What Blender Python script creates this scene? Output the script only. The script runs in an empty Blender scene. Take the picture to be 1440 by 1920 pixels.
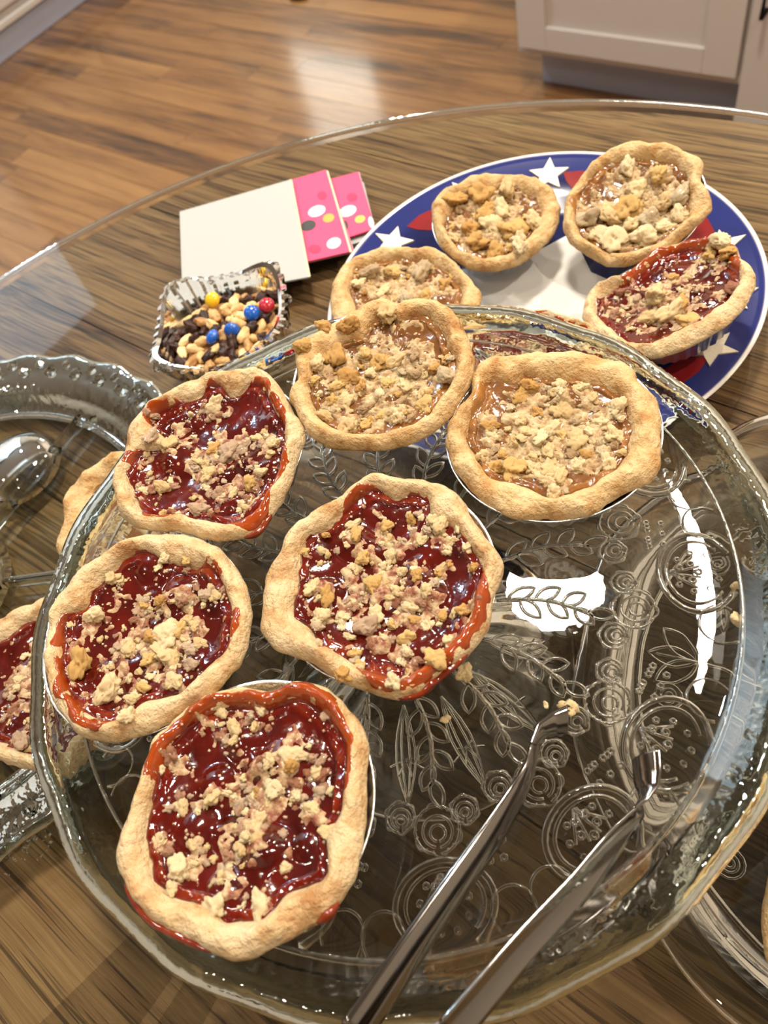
import bpy, bmesh, math, random
import numpy as np
from mathutils import Vector, Matrix, noise
from math import pi, sin, cos, radians as R

SC = bpy.context.scene
C = SC.collection
rng = random.Random(7)

# ---------------------------------------------------------------- camera
TZ = 0.76                      # height of the glass table top above the floor
HCAM = 0.3962                  # camera height above the table
PITCH, ROLL, YAW = 0.96593, -0.38094, R(54.5)
FPX = 1450.0
def turn(v):                   # survey frame -> room frame (cabinets and floor boards run along X)
    c, s = cos(YAW), sin(YAW)
    return (v[0]*c - v[1]*s, v[0]*s + v[1]*c, v[2])
_f = (0, cos(PITCH), -sin(PITCH)); _u0 = (0, sin(PITCH), cos(PITCH))
_c, _s = cos(ROLL), sin(ROLL)
_r = (_c, _s*_u0[1], _s*_u0[2]); _u = (-_s, _c*_u0[1], _c*_u0[2])
FW, RT, UP = (np.array(turn(v)) for v in (_f, _r, _u))
CAM = np.array([0, 0, TZ+HCAM])
cd = bpy.data.cameras.new('camera'); cam = bpy.data.objects.new('camera', cd); C.objects.link(cam)
cam.matrix_world = Matrix(((RT[0], UP[0], -FW[0], CAM[0]), (RT[1], UP[1], -FW[1], CAM[1]), (RT[2], UP[2], -FW[2], CAM[2]), (0, 0, 0, 1)))
cd.sensor_fit = 'HORIZONTAL'; cd.sensor_width = 36; cd.lens = 36*FPX/1440; cd.clip_start = 0.01
cd.dof.use_dof = True; cd.dof.focus_distance = 0.36; cd.dof.aperture_fstop = 16
SC.camera = cam

# ---------------------------------------------------------------- world, exposure, lamps
w = bpy.data.worlds.new('world'); SC.world = w; w.use_nodes = True
w.node_tree.nodes['Background'].inputs[0].default_value = (1.0, 0.95, 0.84, 1)
w.node_tree.nodes['Background'].inputs[1].default_value = 12.0
SC.view_settings.view_transform = 'Standard'; SC.view_settings.look = 'None'
SC.view_settings.exposure = -0.62; SC.view_settings.gamma = 1; SC.view_settings.use_curve_mapping = False
SC.cycles.use_denoising = True
SC.cycles.max_bounces = 14; SC.cycles.transparent_max_bounces = 24
SC.cycles.transmission_bounces = 12; SC.cycles.glossy_bounces = 5; SC.cycles.diffuse_bounces = 4
SC.cycles.sample_clamp_indirect = 6
CEIL = 2.7
WARM = (1.0, 0.87, 0.71)
SPOTS = [(-2.0, 2.2), (-2.55, 0.85), (-1.58, -0.63), (-0.60, -0.36), (0.2, -1.0), (0.9, 0.5), (0.75, 2.0), (-0.45, 2.45)]
POWER_DOME = 62
POWER_SPOT = [44, 60, 14, 8, 8, 34, 44, 48]
def lamp(name, loc, size, power, color=WARM, rot=(0, 0, 0)):
    l = bpy.data.lights.new(name, 'AREA'); l.shape = 'DISK'; l.size = size; l.energy = power; l.color = color
    o = bpy.data.objects.new(name, l); C.objects.link(o); o.location = loc; o.rotation_euler = rot
    return o
for i, (x, y) in enumerate(SPOTS): lamp('ceiling_spot_light', (x, y, CEIL-.012), .07, POWER_SPOT[i], (.55, .80, 1.0) if i == 1 else WARM)  # the bluish spot is added for cool glints and to brighten the tall cabinet
DOME = (-0.56, 0.86)
lamp('dome_light', (DOME[0], DOME[1], CEIL-.10), .27, POWER_DOME, (1.0, 0.90, 0.76))

# ---------------------------------------------------------------- helpers
def at(px, py, z):             # a surveyed point: pixel ray of the camera met with the level z above the table
    d = FW + (px-720)/FPX*RT - (py-960)/FPX*UP
    return CAM + d*((z+TZ-CAM[2])/d[2])
def W(x, y, z=0):              # survey frame point, z above the table -> room
    v = turn((x, y, z)); return np.array([v[0], v[1], v[2]+TZ])
def mesh_obj(name, verts, faces, mat, parent=None, smooth=True, loc=None, rot=None):
    me = bpy.data.meshes.new(name); me.from_pydata([tuple(v) for v in verts], [], faces)
    if smooth: me.polygons.foreach_set('use_smooth', [True]*len(me.polygons))
    me.update()
    for m in (mat if isinstance(mat, (list, tuple)) else [mat]): me.materials.append(m)
    o = bpy.data.objects.new(name, me); C.objects.link(o)
    if parent: o.parent = parent
    if loc is not None: o.location = loc
    if rot is not None: o.rotation_euler = rot
    return o
def bm_obj(name, bm, mat, parent=None, smooth=False, loc=None, rot=None):
    me = bpy.data.meshes.new(name); bmesh.ops.recalc_face_normals(bm, faces=bm.faces[:]); bm.to_mesh(me); bm.free()
    if smooth: me.polygons.foreach_set('use_smooth', [True]*len(me.polygons))
    for m in (mat if isinstance(mat, (list, tuple)) else [mat]): me.materials.append(m)
    o = bpy.data.objects.new(name, me); C.objects.link(o)
    if parent: o.parent = parent
    if loc is not None: o.location = loc
    if rot is not None: o.rotation_euler = rot
    return o
def inst(src, parent=None, loc=None, rot=None, scale=None):
    o = src.copy(); C.objects.link(o)
    if parent: o.parent = parent
    if loc is not None: o.location = loc
    if rot is not None: o.rotation_euler = rot
    if scale is not None: o.scale = scale
    return o
def empty(name, loc, rot=(0, 0, 0)):
    o = bpy.data.objects.new(name, None); o.empty_display_size = .02; C.objects.link(o)
    o.location = loc; o.rotation_euler = rot; return o
def tag(o, label=None, cat=None, group=None, kind=None):
    if label: o['label'] = label
    if cat: o['category'] = cat
    if group: o['group'] = group
    if kind: o['kind'] = kind
    return o
def box(bm, x0, x1, y0, y1, z0, z1, bev=0):
    v = [bm.verts.new((x, y, z)) for z in (z0, z1) for x, y in ((x0, y0), (x1, y0), (x1, y1), (x0, y1))]
    fs = [bm.faces.new([v[i] for i in f]) for f in ((0, 3, 2, 1), (4, 5, 6, 7), (0, 1, 5, 4), (1, 2, 6, 5), (2, 3, 7, 6), (3, 0, 4, 7))]
    if bev:
        es = list({e for f in fs for e in f.edges})
        bmesh.ops.bevel(bm, geom=es, offset=bev, segments=2, affect='EDGES', profile=.5)
def boxo(name, dims, mat, parent=None, bev=0, loc=None):
    bm = bmesh.new(); box(bm, *dims, bev=bev); return bm_obj(name, bm, mat, parent, loc=loc)
def lathe(prof, n, wob=None, closed=True):
    """prof: list of (r, z); closed loop when closed else open surface from axis to axis."""
    V, F = [], []
    m = len(prof)
    for j in range(n):
        a = 2*pi*j/n
        for (r, z) in prof:
            rr, zz = (r, z) if wob is None else wob(r, z, a)
            V.append((rr*cos(a), rr*sin(a), zz))
    for j in range(n):
        k = (j+1) % n
        for i in range(m if closed else m-1):
            i2 = (i+1) % m
            F.append((j*m+i, k*m+i, k*m+i2, j*m+i2))
    return V, F
def tube(pts, r, n=6, closed=False):
    pts = [Vector(p) for p in pts]; V, F = [], []; m = len(pts)
    for i, p in enumerate(pts):
        a = pts[(i-1) % m] if (closed or i > 0) else p
        b = pts[(i+1) % m] if (closed or i < m-1) else p
        t = (b-a).normalized(); s = t.cross(Vector((0, 0, 1)))
        if s.length < 1e-4: s = t.cross(Vector((1, 0, 0)))
        s.normalize(); q = s.cross(t)
        for k in range(n):
            g = 2*pi*k/n; V.append(p + s*(r*cos(g)) + q*(r*sin(g)))
    for i in range(m if closed else m-1):
        j = (i+1) % m
        for k in range(n):
            l = (k+1) % n; F.append((i*n+k, i*n+l, j*n+l, j*n+k))
    if not closed: F += [tuple(range(n))[::-1], tuple((m-1)*n+k for k in range(n))]
    return V, F
def join(parts):
    V, F = [], []
    for v, f in parts:
        o = len(V); V += [tuple(p) for p in v]; F += [tuple(i+o for i in q) for q in f]
    return V, F

# ---------------------------------------------------------------- materials
def mat(name):
    m = bpy.data.materials.new(name); m.use_nodes = True
    nt = m.node_tree; return m, nt, nt.nodes['Principled BSDF']
def N(nt, t, **kw):
    n = nt.nodes.new(t)
    for k, v in kw.items():
        if k.startswith('i_'): n.inputs[k[2:].replace('_', ' ')].default_value = v
        else: setattr(n, k, v)
    return n
def ramp(nt, stops):
    n = nt.nodes.new('ShaderNodeValToRGB'); cr = n.color_ramp
    while len(cr.elements) < len(stops): cr.elements.new(.5)
    for e, (p, c) in zip(cr.elements, stops): e.position = p; e.color = (*c, 1)
    return n
def plain(name, col, rough=.5, metal=0, spec=.5, bump=0, bscale=300, coat=0):
    m, nt, b = mat(name)
    b.inputs['Base Color'].default_value = (*col, 1); b.inputs['Roughness'].default_value = rough
    b.inputs['Metallic'].default_value = metal; b.inputs['Specular IOR Level'].default_value = spec
    b.inputs['Coat Weight'].default_value = coat
    tc = N(nt, 'ShaderNodeTexCoord'); no = N(nt, 'ShaderNodeTexNoise', i_Scale=bscale, i_Detail=3.0)
    nt.links.new(tc.outputs['Object'], no.inputs['Vector'])
    if bump:
        bp = N(nt, 'ShaderNodeBump', i_Strength=bump, i_Distance=.001)
        nt.links.new(no.outputs['Fac'], bp.inputs['Height']); nt.links.new(bp.outputs['Normal'], b.inputs['Normal'])
    else:
        mr = N(nt, 'ShaderNodeMapRange'); mr.inputs['To Min'].default_value = rough*.9; mr.inputs['To Max'].default_value = min(1, rough*1.1)
        nt.links.new(no.outputs['Fac'], mr.inputs['Value']); nt.links.new(mr.outputs[0], b.inputs['Roughness'])
    return m
def wood(name, stops, rough, coat, sx=(2.2, 42, 42), fine=(8, 420, 420), vary=.5, bump=.25, coatr=.1, mixf=.42, lines=0):
    """boards with the grain along X; every board shifts the pattern by its own random number"""
    m, nt, b = mat(name); L = nt.links.new
    tc = N(nt, 'ShaderNodeTexCoord'); oi = N(nt, 'ShaderNodeObjectInfo')
    add = N(nt, 'ShaderNodeVectorMath', operation='MULTIPLY_ADD'); add.inputs[1].default_value = (1, 1, 1)
    rn = N(nt, 'ShaderNodeVectorMath', operation='SCALE'); rn.inputs[0].default_value = (37, 19, 11)
    L(oi.outputs['Random'], rn.inputs['Scale']); L(tc.outputs['Object'], add.inputs[0]); L(rn.outputs[0], add.inputs[2])
    warp = N(nt, 'ShaderNodeTexNoise', i_Scale=3.0, i_Detail=2.0); L(add.outputs[0], warp.inputs['Vector'])
    ws = N(nt, 'ShaderNodeVectorMath', operation='SCALE'); ws.inputs['Scale'].default_value = .03; L(warp.outputs['Color'], ws.inputs[0])
    ad = N(nt, 'ShaderNodeVectorMath', operation='ADD'); L(add.outputs[0], ad.inputs[0]); L(ws.outputs[0], ad.inputs[1])
    def stretched(s, det, rg=.6):
        mp = N(nt, 'ShaderNodeMapping'); mp.inputs['Scale'].default_value = s; L(ad.outputs[0], mp.inputs['Vector'])
        n = N(nt, 'ShaderNodeTexNoise', i_Scale=1.0, i_Detail=det, i_Roughness=rg); L(mp.outputs[0], n.inputs['Vector']); return n
    n1 = stretched(sx, 4.0); n2 = stretched(fine, 3.0, .7)
    mx = N(nt, 'ShaderNodeMath', operation='MULTIPLY_ADD'); mx.inputs[1].default_value = mixf; L(n2.outputs['Fac'], mx.inputs[0])
    sc = N(nt, 'ShaderNodeMath', operation='MULTIPLY'); sc.inputs[1].default_value = 1.14-mixf; L(n1.outputs['Fac'], sc.inputs[0]); L(sc.outputs[0], mx.inputs[2])
    vr = N(nt, 'ShaderNodeMath', operation='MULTIPLY_ADD'); vr.inputs[1].default_value = vary*.3; L(oi.outputs['Random'], vr.inputs[0]); L(mx.outputs[0], vr.inputs[2])
    sb = N(nt, 'ShaderNodeMath', operation='SUBTRACT'); sb.inputs[1].default_value = vary*.15; L(vr.outputs[0], sb.inputs[0])
    rp = ramp(nt, stops); L(sb.outputs[0], rp.inputs[0]); L(rp.outputs[0], b.inputs['Base Color'])
    if lines:                     # thin dark pores of the oak grain
        n3 = stretched((6, 400, 400), 2.0, .55); lr = ramp(nt, [(.38, (1-lines,)*3), (.46, (1, 1, 1))]); L(n3.outputs['Fac'], lr.inputs[0])
        mc = N(nt, 'ShaderNodeMix', data_type='RGBA', blend_type='MULTIPLY'); mc.inputs[0].default_value = 1; L(rp.outputs[0], mc.inputs[6]); L(lr.outputs[0], mc.inputs[7]); L(mc.outputs[2], b.inputs['Base Color'])
    b.inputs['Specular IOR Level'].default_value = .5 if coat else .15
    b.inputs['Roughness'].default_value = rough; b.inputs['Coat Weight'].default_value = coat; b.inputs['Coat Roughness'].default_value = coatr
    bp = N(nt, 'ShaderNodeBump', i_Strength=bump, i_Distance=.0006); L(n2.outputs['Fac'], bp.inputs['Height']); L(bp.outputs[0], b.inputs['Normal'])
    return m
def glass(name, tint=(.93, .96, .95), bump=0, bscale=120, through=.0, rough=0.0, edge=(.50, .58, .56), facing=.55):
    """clear pressed glass as a surface: Fresnel reflection over a clear body that darkens where it is seen edge-on"""
    m, nt, b = mat(name); nt.nodes.remove(b); L = nt.links.new
    out = nt.nodes['Material Output']
    tr = N(nt, 'ShaderNodeBsdfTransparent'); gl = N(nt, 'ShaderNodeBsdfGlossy'); gl.inputs['Roughness'].default_value = .03
    rf = N(nt, 'ShaderNodeBsdfRefraction'); rf.inputs['IOR'].default_value = 1.5; rf.inputs['Roughness'].default_value = 0
    fr = N(nt, 'ShaderNodeFresnel', i_IOR=1.5); lw = N(nt, 'ShaderNodeLayerWeight', i_Blend=facing)
    rp = ramp(nt, [(0, tint), (.75, tuple(.6*a+.4*b for a, b in zip(tint, edge))), (1, edge)]); L(lw.outputs['Facing'], rp.inputs[0])
    L(rp.outputs[0], tr.inputs['Color']); L(rp.outputs[0], rf.inputs['Color'])
    m1 = N(nt, 'ShaderNodeMixShader'); m1.inputs[0].default_value = through; L(tr.outputs[0], m1.inputs[1]); L(rf.outputs[0], m1.inputs[2])
    ge = N(nt, 'ShaderNodeNewGeometry'); fb = N(nt, 'ShaderNodeMath', operation='SUBTRACT'); fb.inputs[0].default_value = 1.0; L(ge.outputs['Backfacing'], fb.inputs[1])
    fm = N(nt, 'ShaderNodeMath', operation='MULTIPLY'); L(fr.outputs[0], fm.inputs[0]); L(fb.outputs[0], fm.inputs[1])
    m2 = N(nt, 'ShaderNodeMixShader'); L(fm.outputs[0], m2.inputs[0]); L(m1.outputs[0], m2.inputs[1]); L(gl.outputs[0], m2.inputs[2])
    L(m2.outputs[0], out.inputs['Surface'])
    if bump:
        tc = N(nt, 'ShaderNodeTexCoord'); no = N(nt, 'ShaderNodeTexNoise', i_Scale=bscale, i_Detail=2.0); L(tc.outputs['Object'], no.inputs['Vector'])
        bp = N(nt, 'ShaderNodeBump', i_Strength=bump, i_Distance=.002); L(no.outputs['Fac'], bp.inputs['Height'])
        for n in (gl, rf, fr, lw): L(bp.outputs[0], n.inputs['Normal'])
    return m
def food(name, stops, scale, rough=.7, bump=.6, bscale=400, sss=0, spec=.3, rand=0, coat=0, bd=.0015):
    m, nt, b = mat(name); L = nt.links.new
    tc = N(nt, 'ShaderNodeTexCoord'); oi = N(nt, 'ShaderNodeObjectInfo')
    ad = N(nt, 'ShaderNodeVectorMath', operation='ADD'); sc = N(nt, 'ShaderNodeVectorMath', operation='SCALE'); sc.inputs[0].default_value = (5, 3, 2)
    L(oi.outputs['Random'], sc.inputs['Scale']); L(tc.outputs['Object'], ad.inputs[0]); L(sc.outputs[0], ad.inputs[1])
    no = N(nt, 'ShaderNodeTexNoise', i_Scale=scale, i_Detail=5.0, i_Roughness=.6); L(ad.outputs[0], no.inputs['Vector'])
    vr = N(nt, 'ShaderNodeMath', operation='MULTIPLY_ADD'); vr.inputs[1].default_value = rand; L(oi.outputs['Random'], vr.inputs[0]); L(no.outputs['Fac'], vr.inputs[2])
    sb = N(nt, 'ShaderNodeMath', operation='SUBTRACT'); sb.inputs[1].default_value = rand/2; L(vr.outputs[0], sb.inputs[0])
    rp = ramp(nt, stops); L(sb.outputs[0], rp.inputs[0]); L(rp.outputs[0], b.inputs['Base Color'])
    b.inputs['Roughness'].default_value = rough; b.inputs['Specular IOR Level'].default_value = spec; b.inputs['Coat Weight'].default_value = coat
    b.inputs['Coat Roughness'].default_value = .05
    if sss:
        b.inputs['Subsurface Weight'].default_value = sss; b.inputs['Subsurface Radius'].default_value = (1, .5, .25); b.inputs['Subsurface Scale'].default_value = .004
    n2 = N(nt, 'ShaderNodeTexNoise', i_Scale=bscale, i_Detail=4.0, i_Roughness=.65); L(ad.outputs[0], n2.inputs['Vector'])
    bp = N(nt, 'ShaderNodeBump', i_Strength=bump, i_Distance=bd); L(n2.outputs['Fac'], bp.inputs['Height']); L(bp.outputs[0], b.inputs['Normal'])
    return m
def jam(name, deep, mid, thin, scale=70, bump=.5, rough=.12, coat=.8):
    """fruit filling, paler where the layer is thin (vertex attribute 'thin' is the layer's thickness)"""
    m, nt, b = mat(name); L = nt.links.new
    tc = N(nt, 'ShaderNodeTexCoord'); at_ = N(nt, 'ShaderNodeAttribute'); at_.attribute_name = 'thin'
    no = N(nt, 'ShaderNodeTexNoise', i_Scale=scale, i_Detail=3.0, i_Roughness=.6); L(tc.outputs['Object'], no.inputs['Vector'])
    ad = N(nt, 'ShaderNodeMath', operation='MULTIPLY_ADD'); ad.inputs[1].default_value = .7; L(at_.outputs['Fac'], ad.inputs[0])
    sc = N(nt, 'ShaderNodeMath', operation='MULTIPLY'); sc.inputs[1].default_value = .6; L(no.outputs['Fac'], sc.inputs[0]); L(sc.outputs[0], ad.inputs[2])
    rp = ramp(nt, [(.22, deep), (.55, mid), (.95, thin)]); L(ad.outputs[0], rp.inputs[0]); L(rp.outputs[0], b.inputs['Base Color'])
    b.inputs['Roughness'].default_value = rough; b.inputs['Coat Weight'].default_value = coat; b.inputs['Coat Roughness'].default_value = .04
    n2 = N(nt, 'ShaderNodeTexNoise', i_Scale=260.0, i_Detail=2.0); L(tc.outputs['Object'], n2.inputs['Vector'])
    bp = N(nt, 'ShaderNodeBump', i_Strength=bump, i_Distance=.0015); L(n2.outputs['Fac'], bp.inputs['Height'])
    L(bp.outputs[0], b.inputs['Normal']); L(bp.outputs[0], b.inputs['Coat Normal'])
    return m

M = {}
M['table_wood'] = wood('stained_oak', [(.35, (.014, .006, .002)), (.43, (.075, .035, .014)), (.54, (.160, .088, .037)), (.80, (.27, .165, .070))], .5, 0, sx=(4, 70, 70), fine=(7, 430, 430), vary=.35, mixf=.55, lines=.62)
M['floor_wood'] = wood('oak_floor', [(.34, (.022, .008, .002)), (.44, (.10, .038, .009)), (.56, (.21, .088, .022)), (.80, (.34, .165, .048))], .4, .75, sx=(1.6, 22, 22), fine=(5, 180, 180), vary=.85, coatr=.13)
M['glass_top'] = glass('table_glass', (.97, .985, .975), edge=(.75, .82, .79), facing=.2)
def real_glass(name, col, bump=0, bscale=120):
    m, nt, b = mat(name); nt.nodes.remove(b); L = nt.links.new
    g = N(nt, 'ShaderNodeBsdfGlass', i_IOR=1.5, i_Roughness=0.0); g.inputs['Color'].default_value = (*col, 1)
    L(g.outputs[0], nt.nodes['Material Output'].inputs['Surface'])
    if bump:
        tc = N(nt, 'ShaderNodeTexCoord'); no = N(nt, 'ShaderNodeTexNoise', i_Scale=bscale, i_Detail=2.0); L(tc.outputs['Object'], no.inputs['Vector'])
        bp = N(nt, 'ShaderNodeBump', i_Strength=bump, i_Distance=.002); L(no.outputs['Fac'], bp.inputs['Height']); L(bp.outputs[0], g.inputs['Normal'])
    return m
M['glass'] = real_glass('pressed_glass', (.965, .98, .975), .05, 60)
M['emboss'] = real_glass('embossed_glass', (.97, .98, .97), .1, 200)
M['crystal'] = real_glass('cut_crystal', (.97, .97, .97), .1, 150)
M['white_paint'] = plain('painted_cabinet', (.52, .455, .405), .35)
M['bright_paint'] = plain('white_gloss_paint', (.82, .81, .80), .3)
M['sky_grey_paint'] = plain('plinth_sky_tint', (.30, .30, .36), .35)  # plinths' blue grey is reflected sky put into the colour; toe kick shares it
M['dark'] = plain('dark_gap', (.02, .018, .016), .6)
M['wall'] = plain('wall_paint', (.48, .43, .36), .8)
M['ceiling'] = plain('ceiling_paint', (.38, .36, .33), .9)
M['steel'] = plain('stainless_steel', (.32, .305, .29), .12, 1)
M['iron'] = plain('black_iron', (.015, .015, .017), .35, .8)
M['foil'] = plain('aluminium_foil', (.80, .80, .80), .28, 1, bump=.5, bscale=700)
M['crust'] = food('baked_crust', [(.30, (.42, .21, .08)), (.42, (.60, .39, .19)), (.52, (.69, .51, .29)), (.8, (.73, .59, .38))], 75, .8, .9, 330, .12, bd=.003)
M['crust_dark'] = food('golden_crust', [(.30, (.38, .17, .055)), (.42, (.56, .34, .14)), (.55, (.68, .475, .24)), (.8, (.74, .56, .33))], 75, .75, .9, 330, .12, bd=.003)
M['crumb'] = food('butter_crumble', [(.28, (.54, .35, .15)), (.46, (.71, .53, .28)), (.7, (.79, .64, .41))], 200, .8, .5, 700, .2, rand=.3)
M['crumb_gold'] = food('toasted_crumble', [(.28, (.40, .19, .05)), (.46, (.60, .36, .12)), (.7, (.70, .49, .21))], 200, .8, .5, 700, .2, rand=.3)
M['crumb_pink'] = food('jam_soaked_crumble', [(.30, (.34, .13, .07)), (.48, (.52, .33, .21)), (.7, (.64, .48, .33))], 260, .4, .6, 700, .2, rand=.5, coat=.4)
M['crumb_tan'] = food('syrup_soaked_crumble', [(.30, (.38, .22, .10)), (.48, (.54, .38, .21)), (.7, (.66, .52, .33))], 260, .4, .6, 700, .2, rand=.4, coat=.4)
M['cherry'] = jam('cherry_filling', (.014, .001, .0015), (.115, .005, .002), (.30, .046, .004), bump=.12, coat=.6)
M['apple'] = jam('apple_filling', (.08, .025, .006), (.22, .085, .018), (.38, .165, .038), scale=110, coat=.4, rough=.2, bump=.2)
M['bed_cherry'] = food('crumble_bed_pink', [(.32, (.16, .02, .015)), (.44, (.33, .15, .08)), (.56, (.54, .38, .22)), (.75, (.67, .52, .32))], 230, .5, .6, 700, .25, coat=.2)
M['bed_apple'] = food('crumble_bed_tan', [(.32, (.22, .09, .035)), (.44, (.42, .27, .13)), (.56, (.56, .42, .24)), (.75, (.68, .53, .32))], 230, .55, .6, 700, .25, coat=.15)
M['rim_glass'] = real_glass('pressed_glass_rim', (.90, .965, .95), .35, 130)
M['thin_glass'] = glass('clear_glass_floor', (.95, .965, .955), edge=(.6, .66, .64), facing=.25)
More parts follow.
